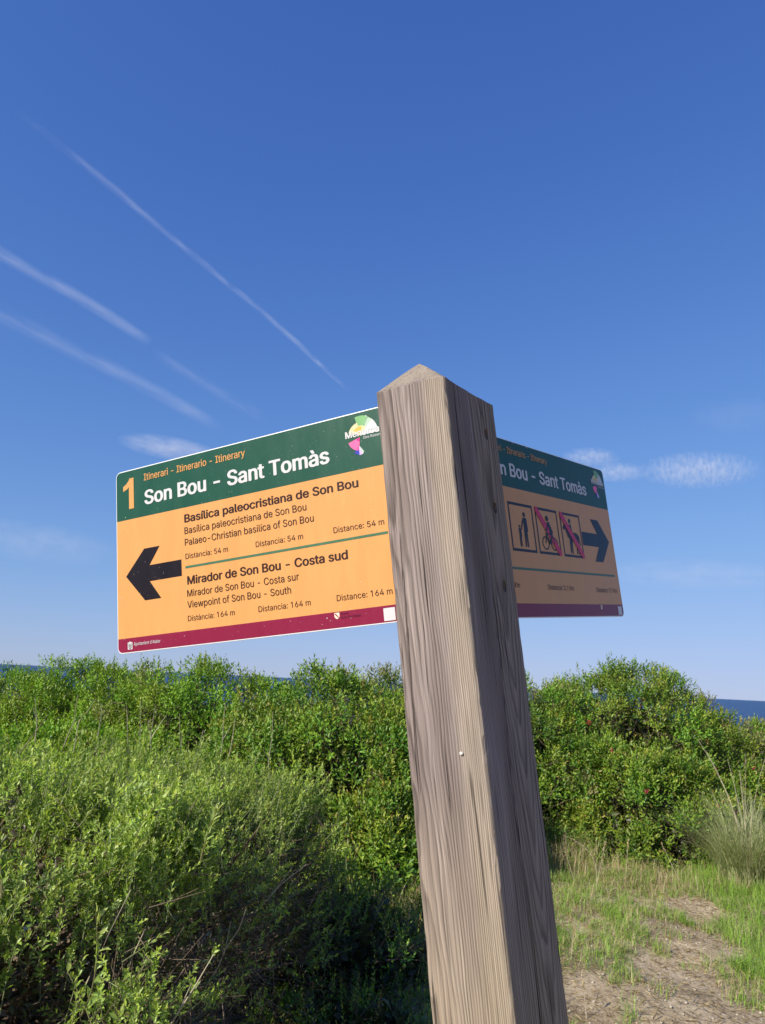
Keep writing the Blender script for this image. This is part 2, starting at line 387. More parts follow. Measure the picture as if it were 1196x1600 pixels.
# --- the pale narrow-leaved shrub in the foreground left
def near_shrub():
    r = np.random.default_rng(301)
    c = np.array([-1.62, 3.2]); rad = np.array([1.74, 1.5, 1.22])
    z0 = float(gheight(*c)) - .03
    root = empty('narrow_leaved_shrub', (c[0], c[1], z0))
    tag(root, 'large pale green shrub with narrow leaves filling the lower left, its right side dark', 'shrub')
    nC = 420
    u = hemi(nC, 302, 0.0)
    rr = 1 + .10 * vnoise(u, 303, 3.0) + r.normal(0, .03, nC)
    p = np.sign(u) * np.abs(u) ** 0.72
    cc = p * rr[:, None] * rad; cc[:, 2] = np.maximum(cc[:, 2] - .12, .05)
    cn = norm(u / rad)
    # the side along the path has been cut back to a steep wall
    lim = (-.50 + .20 * (cc[:, 1] + c[1] - 2.0) + .07 * vnoise(cc, 309, 5.0)) - c[0]
    cut = cc[:, 0] > lim
    cc[cut, 0] = lim[cut] - r.uniform(0, .12, cut.sum()); cn[cut] = norm(cn[cut] * .35 + np.array([.97, -.2, .05]))
    world_c = cc + np.array([c[0], c[1], z0])
    vis = (world_c[:, 0] > -3.4) & (cn[:, 1] < 0.55)
    cc, cn = cc[vis], cn[vis]; nC = len(cc)
    # side facing right/towards the path is clipped and woody
    woody = np.clip((cn[:, 0] - 0.30) / 0.25, 0, 1) * np.clip((0.93 - cn[:, 2]) / 0.25, 0, 1)
    pal = np.array([[.26, .40, .085], [.30, .44, .10], [.34, .48, .11], [.21, .33, .07], [.31, .43, .15]])
    tip = np.array([[.40, .49, .09], [.43, .50, .11], [.36, .46, .08], [.45, .51, .15]])
    ns = (76 * (1 - .96 * woody)).astype(int) + 3
    idx = np.repeat(np.arange(nC), ns); n = len(idx)
    d = norm(r.normal(size=(n, 3)) + cn[idx] * 0.9)
    P = cc[idx] + d * (0.15 * r.uniform(0.1, 1.0, n) ** .5)[:, None] - cn[idx] * (r.uniform(0, .16, n) ** 1.0)[:, None]
    A = norm(cn[idx] * 0.75 + np.array([0.05, 0, 0.6]) + r.normal(0, .42, (n, 3)))
    L = r.uniform(.055, .115, n)
    K = 14
    parts = sprigs(P - A * L[:, None] * .55, A, L, K, .0205, .0080, pal, tip, opp=True, spread=(58, 20), seed=305, tipfrac=.45)
    ci = np.repeat(idx, K); cl = r.uniform(.75, 1.2, nC)
    v, f, cst = leaves_mesh(*parts[:5], parts[5] * cl[ci][:, None] * np.array([1.16, 1.10, .95]))
    tag(link('foliage', mesh_np('foliage', v, f, np.clip(cst, 0, 1)), M_OLIVE, root), kind='stuff')
    # stems of the shoots
    va, fa = tubes(P - A * L[:, None] * .9, P + A * L[:, None] * .4, np.full(n, .0016), np.full(n, .0007))
    tag(link('stem', mesh_np('stem', va, fa), mat_plain('green_stem', (.2, .22, .1), .7, .2, mottle=.3), root), kind='stuff')
    # tangled interior branches, dense on the clipped side
    m_ = 9000
    k = r.integers(0, nC, m_); k = np.where(r.uniform(size=m_) < .6, r.choice(np.arange(nC), m_, p=(woody + .05) / (woody + .05).sum()), k)
    s0 = cc[k] * r.uniform(.72, 1.02, (m_, 1)) + r.normal(0, .05, (m_, 3)); dd = norm(r.normal(size=(m_, 3)) + np.array([0, 0, .5]) + cn[k] * .3)
    e0 = s0 + dd * r.uniform(.04, .17, m_)[:, None]
    w_ = r.uniform(.0007, .002, m_)
    vb, fb = tubes(s0, e0, w_, w_ * .5)
    A0 = np.stack([r.normal(0, .3, nC), r.normal(0, .3, nC), np.zeros(nC)], 1); ra = r.uniform(.005, .014, nC)
    md = A0 * .35 + cc * .6 + r.normal(0, .05, (nC, 3))
    vc, fc = tubes(A0, md, ra * 1.6, ra); vd, fd = tubes(md, cc * .98, ra, ra * .4)
    vv = np.concatenate([vb, vc, vd]); ff = np.concatenate([fb, fc + len(vb), fd + len(vb) + len(vc)])
    tag(link('branch', mesh_np('branch', vv, ff), M_BARK, root), kind='stuff')
    # inner dead leaves clogging the shrub
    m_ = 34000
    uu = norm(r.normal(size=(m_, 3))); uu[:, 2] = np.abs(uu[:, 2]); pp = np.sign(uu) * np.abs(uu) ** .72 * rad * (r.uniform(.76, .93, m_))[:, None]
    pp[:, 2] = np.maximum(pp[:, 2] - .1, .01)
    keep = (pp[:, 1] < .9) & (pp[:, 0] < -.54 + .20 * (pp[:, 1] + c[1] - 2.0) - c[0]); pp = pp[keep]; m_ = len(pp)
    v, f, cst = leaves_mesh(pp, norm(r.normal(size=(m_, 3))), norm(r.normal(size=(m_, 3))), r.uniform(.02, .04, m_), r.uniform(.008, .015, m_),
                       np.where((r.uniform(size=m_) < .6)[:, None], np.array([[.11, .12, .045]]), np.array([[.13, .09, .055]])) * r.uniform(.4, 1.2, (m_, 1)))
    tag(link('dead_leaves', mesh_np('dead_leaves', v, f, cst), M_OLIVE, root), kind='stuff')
    # distinct leading shoots standing proud: each its own part
    shoots = []
    for q in range(8):
        K = 18; Lq = r.uniform(.14, .27)
        t = np.linspace(0, 1, 7); bend = r.normal(0, .05, 2)
        path = np.stack([bend[0] * t * t, bend[1] * t * t, t * Lq], 1)
        a, fa_ = tubes(path[:-1], path[1:], .0026 * (1 - t[:-1] * .7), .0026 * (1 - t[1:] * .7), 4)
        s = np.linspace(.12, 1, K); pos = np.stack([np.interp(s, t, path[:, i]) for i in range(3)], 1)
        phi = np.arange(K) // 2 * 1.57 + (np.arange(K) % 2) * math.pi + r.normal(0, .2, K)
        el = np.radians(56 - 34 * s + r.normal(0, 6, K)); radv = np.stack([np.cos(phi), np.sin(phi), 0 * phi], 1); ax = np.array([[0, 0, 1.]])
        D = ax * np.cos(el)[:, None] + radv * np.sin(el)[:, None]; N = ax * np.sin(el)[:, None] - radv * np.cos(el)[:, None]
        ht = np.clip((s - .3) / .7, 0, 1)[:, None]
        C = pal[2] * (1 - ht) + tip[q % 4] * ht
        lv, lf, lc = leaves_mesh(pos, D, N, .036 * r.uniform(.75, 1.2, K), .0105 * r.uniform(.8, 1.2, K), C, detail=2)
        ft = np.concatenate([fa_[:, [0, 1, 2]], fa_[:, [0, 2, 3]]])
        me_ = mesh_np('shoot', np.concatenate([a, lv]), np.concatenate([ft, lf + len(a)]), np.concatenate([np.tile([[.30, .28, .14]], (len(a), 1)), lc]))
        me_.materials.append(M_OLIVE); shoots.append(me_)
    cand = np.where((cn[:, 1] < -.1) & (woody < .4) & (cn[:, 2] < .85))[0]
    for q in range(150):
        j = cand[r.integers(0, len(cand))]
        o = link('shoot', shoots[r.integers(0, 8)], None, root)
        Aq = Vector(norm(cn[j] * .55 + np.array([.12, -.05, .85]) + r.normal(0, .28, 3)))
        o.location = Vector(cc[j] + cn[j] * .03 + r.normal(0, .05, 3))
        o.rotation_euler = (Aq.to_track_quat('Z', 'X').to_matrix() @ Matrix.Rotation(r.uniform(0, 6), 3, 'Z')).to_euler()
        o.scale = (1, 1, 1)
    return root, c, z0, cc, cn
NS = near_shrub()

def curve_tube(pts, r0, r1, sides=5):
    pts = [np.array(p, float) for p in pts]; n = len(pts); vs = []; fs = []
    for i, p in enumerate(pts):
        d = norm((pts[min(i + 1, n - 1)] - pts[max(i - 1, 0)])[None]); u, w = perp(d)
        rr_ = r0 + (r1 - r0) * i / (n - 1)
        for k in range(sides):
            a = 2 * math.pi * k / sides; vs.append(p + (u[0] * math.cos(a) + w[0] * math.sin(a)) * rr_)
    for i in range(n - 1):
        for k in range(sides):
            k2 = (k + 1) % sides; fs.append([i * sides + k, i * sides + k2, (i + 1) * sides + k2, (i + 1) * sides + k])
    return np.array(vs), np.array(fs)

# bare bleached twigs rising out of the near shrub (parts of it)
def bare_twigs():
    root, c, z0, cc, cn = NS; r = np.random.default_rng(77)
    org = np.array([c[0], c[1], z0])
    spots = [((205, 1155), (198, 1095), 4.1), ((222, 1160), (220, 1092), 4.1), ((238, 1165), (243, 1105), 4.0), ((282, 1180), (281, 1115), 3.9),
             ((105, 1130), (122, 1085), 4.2), ((345, 1175), (352, 1100), 3.9), ((340, 1210), (368, 1122), 3.8), ((425, 1215), (427, 1112), 3.9),
             ((120, 1140), (150, 1092), 4.2), ((225, 1145), (260, 1118), 4.0), ((300, 1180), (318, 1140), 4.0), ((155, 1135), (160, 1100), 4.2),
             ((395, 1255), (450, 1208), 3.6), ((385, 1240), (352, 1205), 3.7), ((60, 1125), (55, 1090), 4.3), ((270, 1250), (330, 1215), 3.3),
             ((95, 1590), (205, 1390), 2.2), ((160, 1570), (228, 1450), 2.2), ((230, 1590), (335, 1490), 2.1), ((330, 1470), (385, 1420), 2.5), ((390, 1380), (480, 1350), 2.8)]
    for (a, b, Yd) in spots:
        A = at_depth(*a, Yd) - org; B = at_depth(*b, Yd - r.uniform(0, .15)) - org
        A = A - np.array([0, 0, .12])
        M_ = (A + B) / 2 + r.normal(0, .012, 3)
        v, f = curve_tube([A, (A + M_) / 2 + r.normal(0, .004, 3), M_, (B + M_) / 2 + r.normal(0, .004, 3), B], .0030, .0011)
        if r.uniform() < .5:
            v2, f2 = curve_tube([M_, M_ + (B - A) * .2 + r.normal(0, .03, 3)], .0016, .0008, 4); f = np.concatenate([f, f2 + len(v)]); v = np.concatenate([v, v2])
        link('bare_twig', mesh_np('bare_twig', v, f, smooth=True), M_PALE, root)
bare_twigs()

# ------------------------------------------------------------------ grass
def blades(P, H, lean, width, C, seed, segs=3):
    r = np.random.default_rng(seed); n = len(P)
    a = r.uniform(0, 6.28, n); side = np.stack([np.cos(a + 1.57), np.sin(a + 1.57), 0 * a], 1); out = np.stack([np.cos(a), np.sin(a), 0 * a], 1)
    if np.ndim(lean) == 2: out = norm(lean + 1e-6); ln = np.linalg.norm(lean, axis=1); side = norm(np.cross(out, np.array([[0, 0, 1.]])) + r.normal(0, .5, (n, 3)) * [1, 1, 0])
    else: ln = lean
    rings = []
    for k in range(segs):
        t = k / segs
        p = P + out * (ln * H * t * t)[:, None] + np.array([0, 0, 1.]) * (H * t * (1 - .35 * np.minimum(ln, 1) * t))[:, None]
        w = (width * (1 - t * .55))[:, None] * .5
        rings += [p - side * w, p + side * w]
    tipp = P + out * (ln * H)[:, None] + np.array([0, 0, 1.]) * (H * (1 - .35 * np.minimum(ln, 1)))[:, None]
    rings.append(tipp); kv = len(rings)
    v = np.stack(rings, 1).reshape(-1, 3); i = np.arange(n)[:, None] * kv; fs = []
    for k in range(segs - 1):
        b = 2 * k; fs += [i + np.array([[b, b + 1, b + 3]]), i + np.array([[b, b + 3, b + 2]])]
    b = 2 * (segs - 1); fs.append(i + np.array([[b, b + 1, b + 2]]))
    return v, np.concatenate(fs), np.repeat(C, kv, 0)

M_GRASS = mat_leaf('grass_blade', rough=.55, spec=.25, trans=.35, tcol=(1.2, 1.15, .5))
GREEN = np.array([[.20, .36, .045], [.26, .43, .055], [.31, .46, .09], [.16, .29, .04]])
STRAW = np.array([[.56, .44, .26], [.48, .37, .20], [.64, .53, .35], [.38, .28, .16]])

def grass_fields():
    r = np.random.default_rng(900)
    # tufts: (x, y, radius, blades, height, greenness)
    tufts = []
    bare = [(2.0, 4.95, .24, .42), (1.66, 4.35, .26, .36), (2.35, 5.7, .22, .25), (1.5, 3.85, .9, .24), (2.5, 4.0, .6, .18), (2.0, 3.45, 1.4, .30)]
    for _ in range(5600):
        y = r.uniform(3.0, 7.9); x = r.uniform(.35, 5.2)
        g = vnoise(np.array([[x, y, 0.]]), 5, 1.6)[0]; g2 = vnoise(np.array([[x, y, 0.]]), 6, 5.0)[0]
        dmin = min(((x - bx) / ax_) ** 2 + ((y - by) / ay_) ** 2 for bx, by, ax_, ay_ in bare)
        if dmin < 1.0 + .55 * g2 and r.uniform() < .93: continue
        if r.uniform() > .88 + .25 * g: continue
        lush = (x > 2.15 + .22 * (y - 4.6) + .12 * g2) and 4.3 < y < 6.6
        tufts.append((x, y, r.uniform(.03, .10), int(r.uniform(16, 42)), r.uniform(.045, .11) * (1.7 + .5 * g2 if lush else 1), 1.0 if lush else r.uniform(.35, 1)))
    P, H, C = [], [], []
    for (x, y, q, nb, h, g) in tufts:
        a = r.uniform(0, 6.28, nb); rad = q * np.sqrt(r.uniform(0, 1, nb)); px = x + rad * np.cos(a); py = y + rad * np.sin(a)
        P.append(np.stack([px, py, gheight(px, py) - .005], 1)); H.append(h * r.uniform(.5, 1.2, nb))
        isg = r.uniform(size=nb) < (.35 + .6 * g)
        base = np.where(isg[:, None], GREEN[r.integers(0, 4, nb)], STRAW[r.integers(0, 4, nb)])
        C.append(base * r.uniform(.8, 1.2, (nb, 1)))
    P = np.concatenate(P); H = np.concatenate(H); C = np.concatenate(C); n = len(P)
    v, f, c = blades(P, H, r.uniform(.15, 1.3, n), r.uniform(.0019, .0036, n), C, 901, segs=2)
    tag(link('green_grass', mesh_np('green_grass', v, f, c), M_GRASS), 'fresh green grass in tufts beside the sandy trail', 'grass', kind='stuff')
    # dry straw litter lying all over
    n = 46000
    x = r.uniform(-.6, 6.0, n); y = r.uniform(2.9, 8.3, n)
    P = np.stack([x, y, gheight(x, y) + r.uniform(0, .012, n)], 1)
    a = r.uniform(0, 6.28, n); el = np.abs(r.normal(0, .35, n)) + .03
    D = np.stack([np.cos(a) * np.cos(el), np.sin(a) * np.cos(el), np.sin(el)], 1)
    C = STRAW[r.integers(0, 4, n)] * r.uniform(.6, 1.2, (n, 1))
    v, f, c = leaves_mesh(P, D, norm(np.array([[0, 0, 1.]]) + r.normal(0, .3, (n, 3))), r.uniform(.02, .07, n), r.uniform(.0012, .003, n), C)
    tag(link('dry_straw', mesh_np('dry_straw', v, f, c), M_GRASS), 'dry straw litter and dead stems lying on the sandy soil', 'straw', kind='stuff')
    # standing dead grass at the foot of the bushes
    n = 9000
    t = r.uniform(0, 1, n); grp = r.integers(0, 5, n)
    ctr = np.array([[.35, 5.1, .35], [.6, 4.7, .4], [1.5, 6.9, .5], [.55, 4.2, .3], [2.4, 6.6, .7]])[grp]
    a = r.uniform(0, 6.28, n); q = ctr[:, 2] * np.sqrt(r.uniform(0, 1, n)); x = ctr[:, 0] + q * np.cos(a); y = ctr[:, 1] + q * np.sin(a)
    hh = np.array([.34, .26, .3, .16, .16])[grp] * r.uniform(.4, 1.2, n)
    v, f, c = blades(np.stack([x, y, gheight(x, y)], 1), hh, r.uniform(.1, .8, n), r.uniform(.002, .004, n),
                     np.where((r.uniform(size=n) < .3)[:, None], GREEN[r.integers(0, 4, n)], STRAW[r.integers(0, 4, n)]) * r.uniform(.7, 1.1, (n, 1)), 903)
    tag(link('dead_grass', mesh_np('dead_grass', v, f, c), M_GRASS), 'standing dead grass along the foot of the bushes', 'dry grass', kind='stuff')
    # gravel
    n = 1600; bmv = []; fv = []
    x = r.uniform(.6, 4, n); y = r.uniform(3.1, 6.5, n)
    octv = np.array([[1, 0, 0], [0, 1, 0], [-1, 0, 0], [0, -1, 0], [0, 0, .7], [0, 0, -.6]]); octf = np.array([[0, 1, 4], [1, 2, 4], [2, 3, 4], [3, 0, 4], [1, 0, 5], [2, 1, 5], [3, 2, 5], [0, 3, 5]])
    s = r.uniform(.003, .011, n) 
    vv = octv[None] * (s[:, None, None] * r.uniform(.6, 1.3, (n, 6, 1))); ca, sa = np.cos(a[:n]), np.sin(a[:n])
    rx = vv[..., 0] * ca[:, None] - vv[..., 1] * sa[:, None]; ry = vv[..., 0] * sa[:, None] + vv[..., 1] * ca[:, None]
    vv = np.stack([rx + x[:, None], ry + y[:, None], vv[..., 2] + gheight(x, y)[:, None] + .002], -1).reshape(-1, 3)
    ff = (np.arange(n)[:, None, None] * 6 + octf[None]).reshape(-1, 3)
    tag(link('gravel', mesh_np('gravel', vv, ff), mat_plain('pale_stone', (.42, .37, .29), .9, .1, mottle=.3, mscale=8)), 'small pale stones scattered over the sandy trail', 'gravel', kind='stuff')
grass_fields()

def tussock():
    r = np.random.default_rng(55)
    cx, cy = 3.12, 6.45
    root = empty('grass_tussock', (cx, cy, float(gheight(cx, cy)))); tag(root, 'tall pale grass tussock arching over at the right edge before the bushes', 'grass tussock')
    n = 2400; a = r.uniform(0, 6.28, n); q = .22 * np.sqrt(r.uniform(0, 1, n))
    P = np.stack([q * np.cos(a), q * np.sin(a), 0 * a], 1)
    ln = r.uniform(.15, 1.15, n); a2 = a + r.normal(0, .9, n); lean = np.stack([np.cos(a2) * ln, np.sin(a2) * ln, 0 * a], 1)
    C = np.array([[.36, .42, .18], [.44, .46, .24], [.52, .48, .30], [.28, .36, .14]])[r.integers(0, 4, n)] * r.uniform(.8, 1.15, (n, 1))
    v, f, c = blades(P, r.uniform(.28, .85, n), lean, r.uniform(.0028, .0052, n), C, 56, segs=6)
    tag(link('blades', mesh_np('blades', v, f, c), M_GRASS, root), kind='stuff')
    for i in range(7):
        a = r.uniform(0, 6.28); l_ = r.uniform(.1, .35); h = r.uniform(.8, 1.1)
        pts = [(l_ * math.cos(a) * t * t, l_ * math.sin(a) * t * t, h * t) for t in np.linspace(0, 1, 7)]
        v, f = curve_tube(pts, .003, .0012, 4); link('flower_stalk', mesh_np('flower_stalk', v, f), M_PALE, root)
tussock()

def seed_stalk(px, py, tx, ty, Yd, label, head=.10, curl=0.0):
    B = at_depth(px, py, Yd); B[2] = float(gheight(B[0], Yd)); T_ = at_depth(tx, ty, Yd)
    r = np.random.default_rng(int(px + py)); v_ = T_ - B
    root = empty('dry_grass_stalk', B); tag(root, label, 'grass stalk', 'dry grass stalks with seed heads')
    pts = []
    for t in np.linspace(0, 1, 10):
        p = v_ * t; p = p + np.array([curl * math.sin(t * math.pi) , 0, abs(curl) * .6 * math.sin(t * math.pi)]); pts.append(p)
    v, f = curve_tube(pts, .0022, .001, 5); link('stem', mesh_np('stem', v, f, smooth=True), M_PALE, root)
    n = 60; s = r.uniform(1 - head / max(np.linalg.norm(v_), .2), 1, n); pa = np.array(pts); tt = np.linspace(0, 1, 10)
    pos = np.stack([np.interp(s, tt, pa[:, i]) for i in range(3)], 1)
    ax = norm((pa[-1] - pa[-3])[None]); D = norm(ax + r.normal(0, .35, (n, 3)))
    v, f, c = leaves_mesh(pos, D, norm(r.normal(size=(n, 3))), r.uniform(.010, .018, n), r.uniform(.003, .005, n), STRAW[r.integers(0, 3, n)] * .95)
    link('seed_head', mesh_np('seed_head', v, f, c), M_GRASS, root)
seed_stalk(932, 1385, 882, 1305, 6.0, 'thick dry grass stalk curving left, nearest the post', .2, .09)
seed_stalk(930, 1410, 946, 1316, 5.9, 'dry grass stalk leaning right with a brown head beside the curved one', .07)
seed_stalk(978, 1380, 982, 1312, 6.3, 'upright thin dry stalk in the middle of the grass', .08)
seed_stalk(1065, 1375, 1034, 1318, 6.2, 'dry stalk leaning left beside the pale tussock', .07)
seed_stalk(900, 1375, 882, 1325, 6.2, 'short dry stalk just right of the post', .06)
seed_stalk(893, 1520, 898, 1448, 4.4, 'pale dry stalk standing low beside the post', .08)
seed_stalk(917, 1600, 912, 1535, 3.8, 'dry stalk at the very bottom by the post', .05)
seed_stalk(955, 1330, 954, 1285, 7.0, 'thin upright stalk before the dark gap in the bushes', .05)

# ------------------------------------------------------------------ the post
PO = np.array([0.07914314855, 0.99258770526, 0.43716624068 + EYE])
E1 = np.array([-0.81375382, 0.57277460, -0.09866098]); E2 = np.array([0.56585899, 0.81951909, 0.09050998]); E3 = np.array([-0.1326963754, -0.0178246344, 0.9909964452])
PW, PB, PL = 0.12, 0.1656, 1.93
PM = Matrix(((E1[0], E2[0], E3[0], PO[0]), (E1[1], E2[1], E3[1], PO[1]), (E1[2], E2[2], E3[2], PO[2]), (0, 0, 0, 1)))
# PM axes are left-handed-free: columns a (to the left, away), b (to the right, away), up

def wood_material(name='weathered_wood'):
    mt, t, n, l, out = newmat(name)
    b = n.new('ShaderNodeBsdfPrincipled'); b.inputs['Roughness'].default_value = .85; b.inputs['Specular IOR Level'].default_value = .15
    tc = n.new('ShaderNodeTexCoord')
    def math_(op, a, bb=None):
        q = n.new('ShaderNodeMath'); q.operation = op
        for i, x in enumerate((a, bb)):
            if x is None: continue
            if isinstance(x, (int, float)): q.inputs[i].default_value = x
            else: l.new(x, q.inputs[i])
        return q.outputs[0]
    sep = n.new('ShaderNodeSeparateXYZ'); l.new(tc.outputs['Object'], sep.inputs[0])
    # slow warps along the trunk
    mp = n.new('ShaderNodeMapping'); mp.inputs['Scale'].default_value = (5, 5, 1.1); l.new(tc.outputs['Object'], mp.inputs[0])
    wn = n.new('ShaderNodeTexNoise'); wn.inputs['Scale'].default_value = 1.0; wn.inputs['Detail'].default_value = 2; l.new(mp.outputs[0], wn.inputs['Vector'])
    mp2 = n.new('ShaderNodeMapping'); mp2.inputs['Scale'].default_value = (18, 18, 3.2); l.new(tc.outputs['Object'], mp2.inputs[0])
    wn2 = n.new('ShaderNodeTexNoise'); wn2.inputs['Scale'].default_value = 1.0; wn2.inputs['Detail'].default_value = 3; l.new(mp2.outputs[0], wn2.inputs['Vector'])
    # pith runs slantwise so that flat sawn faces show long arches
    ax = math_('SUBTRACT', sep.outputs[0], 0.108); ax = math_('ADD', ax, math_('MULTIPLY', sep.outputs[2], 0.018))
    by = math_('SUBTRACT', sep.outputs[1], 0.118); by = math_('ADD', by, math_('MULTIPLY', sep.outputs[2], -0.012))
    rad = math_('SQRT', math_('ADD', math_('MULTIPLY', ax, ax), math_('MULTIPLY', by, by)))
    rad = math_('ADD', rad, math_('MULTIPLY', math_('SUBTRACT', wn.outputs['Fac'], .5), .023))
    rad = math_('ADD', rad, math_('MULTIPLY', math_('SUBTRACT', wn2.outputs['Fac'], .5), .009))
    ringv = math_('FRACT', math_('MULTIPLY', rad, 470.0))
    # early wood rises slowly, late wood a sharp dark line
    cr = n.new('ShaderNodeValToRGB'); e = cr.color_ramp.elements
    e[0].position = 0.0; e[0].color = (1, 1, 1, 1); e[1].position = 1.0; e[1].color = (.85, .85, .85, 1)
    for p_, v_ in ((.45, .8), (.72, .30), (.86, .12), (.95, .5)):
        q = e.new(p_); q.color = (v_, v_, v_, 1)
    l.new(ringv, cr.inputs[0])
    # fibres
    mp3 = n.new('ShaderNodeMapping'); mp3.inputs['Scale'].default_value = (620, 620, 7); l.new(tc.outputs['Object'], mp3.inputs[0])
    fb = n.new('ShaderNodeTexNoise'); fb.inputs['Scale'].default_value = 1; fb.inputs['Detail'].default_value = 4; l.new(mp3.outputs[0], fb.inputs['Vector'])
    # checks: long thin dark splits
    mp4 = n.new('ShaderNodeMapping'); mp4.inputs['Scale'].default_value = (210, 210, 4.0); l.new(tc.outputs['Object'], mp4.inputs[0])
    ck = n.new('ShaderNodeTexNoise'); ck.inputs['Scale'].default_value = 1; ck.inputs['Detail'].default_value = 1; l.new(mp4.outputs[0], ck.inputs['Vector'])
    ckr = n.new('ShaderNodeValToRGB'); e = ckr.color_ramp.elements; e[0].position = .28; e[0].color = (0, 0, 0, 1); e[1].position = .35; e[1].color = (1, 1, 1, 1)
    l.new(ck.outputs['Fac'], ckr.inputs[0])
    # broad weathering tone
    mp5 = n.new('ShaderNodeMapping'); mp5.inputs['Scale'].default_value = (22, 22, 2.2); l.new(tc.outputs['Object'], mp5.inputs[0])
    bt = n.new('ShaderNodeTexNoise'); bt.inputs['Scale'].default_value = 1; bt.inputs['Detail'].default_value = 5; l.new(mp5.outputs[0], bt.inputs['Vector'])
    tone = n.new('ShaderNodeValToRGB'); e = tone.color_ramp.elements; e[0].position = .3; e[0].color = WOOD_A; e[1].position = .72; e[1].color = WOOD_B
    l.new(bt.outputs['Fac'], tone.inputs[0])
    # warmer, less silvered sapwood along the front arris (small a and small b)
    edge = math_('ADD', sep.outputs[0], math_('MULTIPLY', math_('SUBTRACT', wn2.outputs['Fac'], .5), .02))
    er = n.new('ShaderNodeMapRange'); er.inputs['From Min'].default_value = .026; er.inputs['From Max'].default_value = .042; er.inputs['To Min'].default_value = 1; er.inputs['To Max'].default_value = 0
    l.new(edge, er.inputs['Value'])
    br = n.new('ShaderNodeMapRange'); br.inputs['From Min'].default_value = .004; br.inputs['From Max'].default_value = .012; br.inputs['To Min'].default_value = 1; br.inputs['To Max'].default_value = 0
    l.new(sep.outputs[1], br.inputs['Value'])
    em = math_('MULTIPLY', er.outputs[0], br.outputs[0])
    sap = n.new('ShaderNodeMix'); sap.data_type = 'RGBA'; sap.inputs[7].default_value = (.36, .30, .23, 1)
    l.new(math_('MULTIPLY', em, .6), sap.inputs[0]); l.new(tone.outputs[0], sap.inputs[6])
    # browner wood beyond the split on the right-hand face, and towards the ground
    hb = n.new('ShaderNodeMapRange'); hb.inputs['From Min'].default_value = .0785; hb.inputs['From Max'].default_value = .082
    bb_ = math_('ADD', sep.outputs[1], math_('MULTIPLY', math_('SUBTRACT', wn2.outputs['Fac'], .5), .006)); l.new(bb_, hb.inputs['Value'])
    hz = n.new('ShaderNodeMapRange'); hz.inputs['From Min'].default_value = -.75; hz.inputs['From Max'].default_value = -.2; hz.inputs['To Min'].default_value = .15; hz.inputs['To Max'].default_value = .75
    l.new(sep.outputs[2], hz.inputs['Value'])
    brn = n.new('ShaderNodeMix'); brn.data_type = 'RGBA'; brn.inputs[7].default_value = (.23, .185, .14, 1)
    l.new(math_('MULTIPLY', hb.outputs[0], hz.outputs[0]), brn.inputs[0]); l.new(sap.outputs[2], brn.inputs[6])
    low = n.new('ShaderNodeMapRange'); low.inputs['From Min'].default_value = -.9; low.inputs['From Max'].default_value = -.55; low.inputs['To Min'].default_value = .6; low.inputs['To Max'].default_value = 0
    l.new(sep.outputs[2], low.inputs['Value'])
    lw = n.new('ShaderNodeMix'); lw.data_type = 'RGBA'; lw.inputs[7].default_value = (.31, .245, .155, 1); l.new(low.outputs[0], lw.inputs[0]); l.new(brn.outputs[2], lw.inputs[6])
    # the sawn cap has stayed paler than the sides
    cp = n.new('ShaderNodeMapRange'); cp.inputs['From Min'].default_value = .0; cp.inputs['From Max'].default_value = .010; cp.inputs['To Max'].default_value = .75; l.new(math_('SUBTRACT', sep.outputs[2], .004), cp.inputs['Value'])
    cpm = n.new('ShaderNodeMix'); cpm.data_type = 'RGBA'; cpm.inputs[7].default_value = (.33, .28, .22, 1); l.new(cp.outputs[0], cpm.inputs[0]); l.new(lw.outputs[2], cpm.inputs[6])
    # combine
    ringmix = n.new('ShaderNodeMapRange'); ringmix.inputs['To Min'].default_value = .32; ringmix.inputs['To Max'].default_value = 1.2
    mpv = n.new('ShaderNodeMapping'); mpv.inputs['Scale'].default_value = (60, 60, 5); l.new(tc.outputs['Object'], mpv.inputs[0])
    vn = n.new('ShaderNodeTexNoise'); vn.inputs['Scale'].default_value = 1; vn.inputs['Detail'].default_value = 3; l.new(mpv.outputs[0], vn.inputs['Vector'])
    vr = n.new('ShaderNodeMapRange'); vr.inputs['From Min'].default_value = .3; vr.inputs['From Max'].default_value = .7; vr.inputs['To Min'].default_value = .45; vr.inputs['To Max'].default_value = 1.0; l.new(vn.outputs['Fac'], vr.inputs['Value'])
    rv = math_('SUBTRACT', 1.0, math_('MULTIPLY', math_('SUBTRACT', 1.0, cr.outputs[0]), vr.outputs[0]))
    l.new(rv, ringmix.inputs['Value'])
    fm = n.new('ShaderNodeMapRange'); fm.inputs['From Min'].default_value = .3; fm.inputs['From Max'].default_value = .7; fm.inputs['To Min'].default_value = .64; fm.inputs['To Max'].default_value = 1.24; l.new(fb.outputs['Fac'], fm.inputs['Value'])
    cm = n.new('ShaderNodeMapRange'); cm.inputs['To Min'].default_value = .30; cm.inputs['To Max'].default_value = 1; l.new(ckr.outputs[0], cm.inputs['Value'])
    # ring contrast varies
    fac = math_('MULTIPLY', math_('MULTIPLY', ringmix.outputs[0], fm.outputs[0]), cm.outputs[0])
    capf = math_('ADD', math_('MULTIPLY', ringmix.outputs[0], .35), .52)
    fac = math_('ADD', math_('MULTIPLY', fac, math_('SUBTRACT', 1.0, cp.outputs[0])), math_('MULTIPLY', capf, cp.outputs[0]))
    mul = n.new('ShaderNodeMix'); mul.data_type = 'RGBA'; mul.blend_type = 'MULTIPLY'; mul.inputs[0].default_value = 1
    cmb = n.new('ShaderNodeCombineColor'); 
    for i in range(3): l.new(fac, cmb.inputs[i])
    l.new(cpm.outputs[2], mul.inputs[6]); l.new(cmb.outputs[0], mul.inputs[7]); l.new(mul.outputs[2], b.inputs['Base Color'])
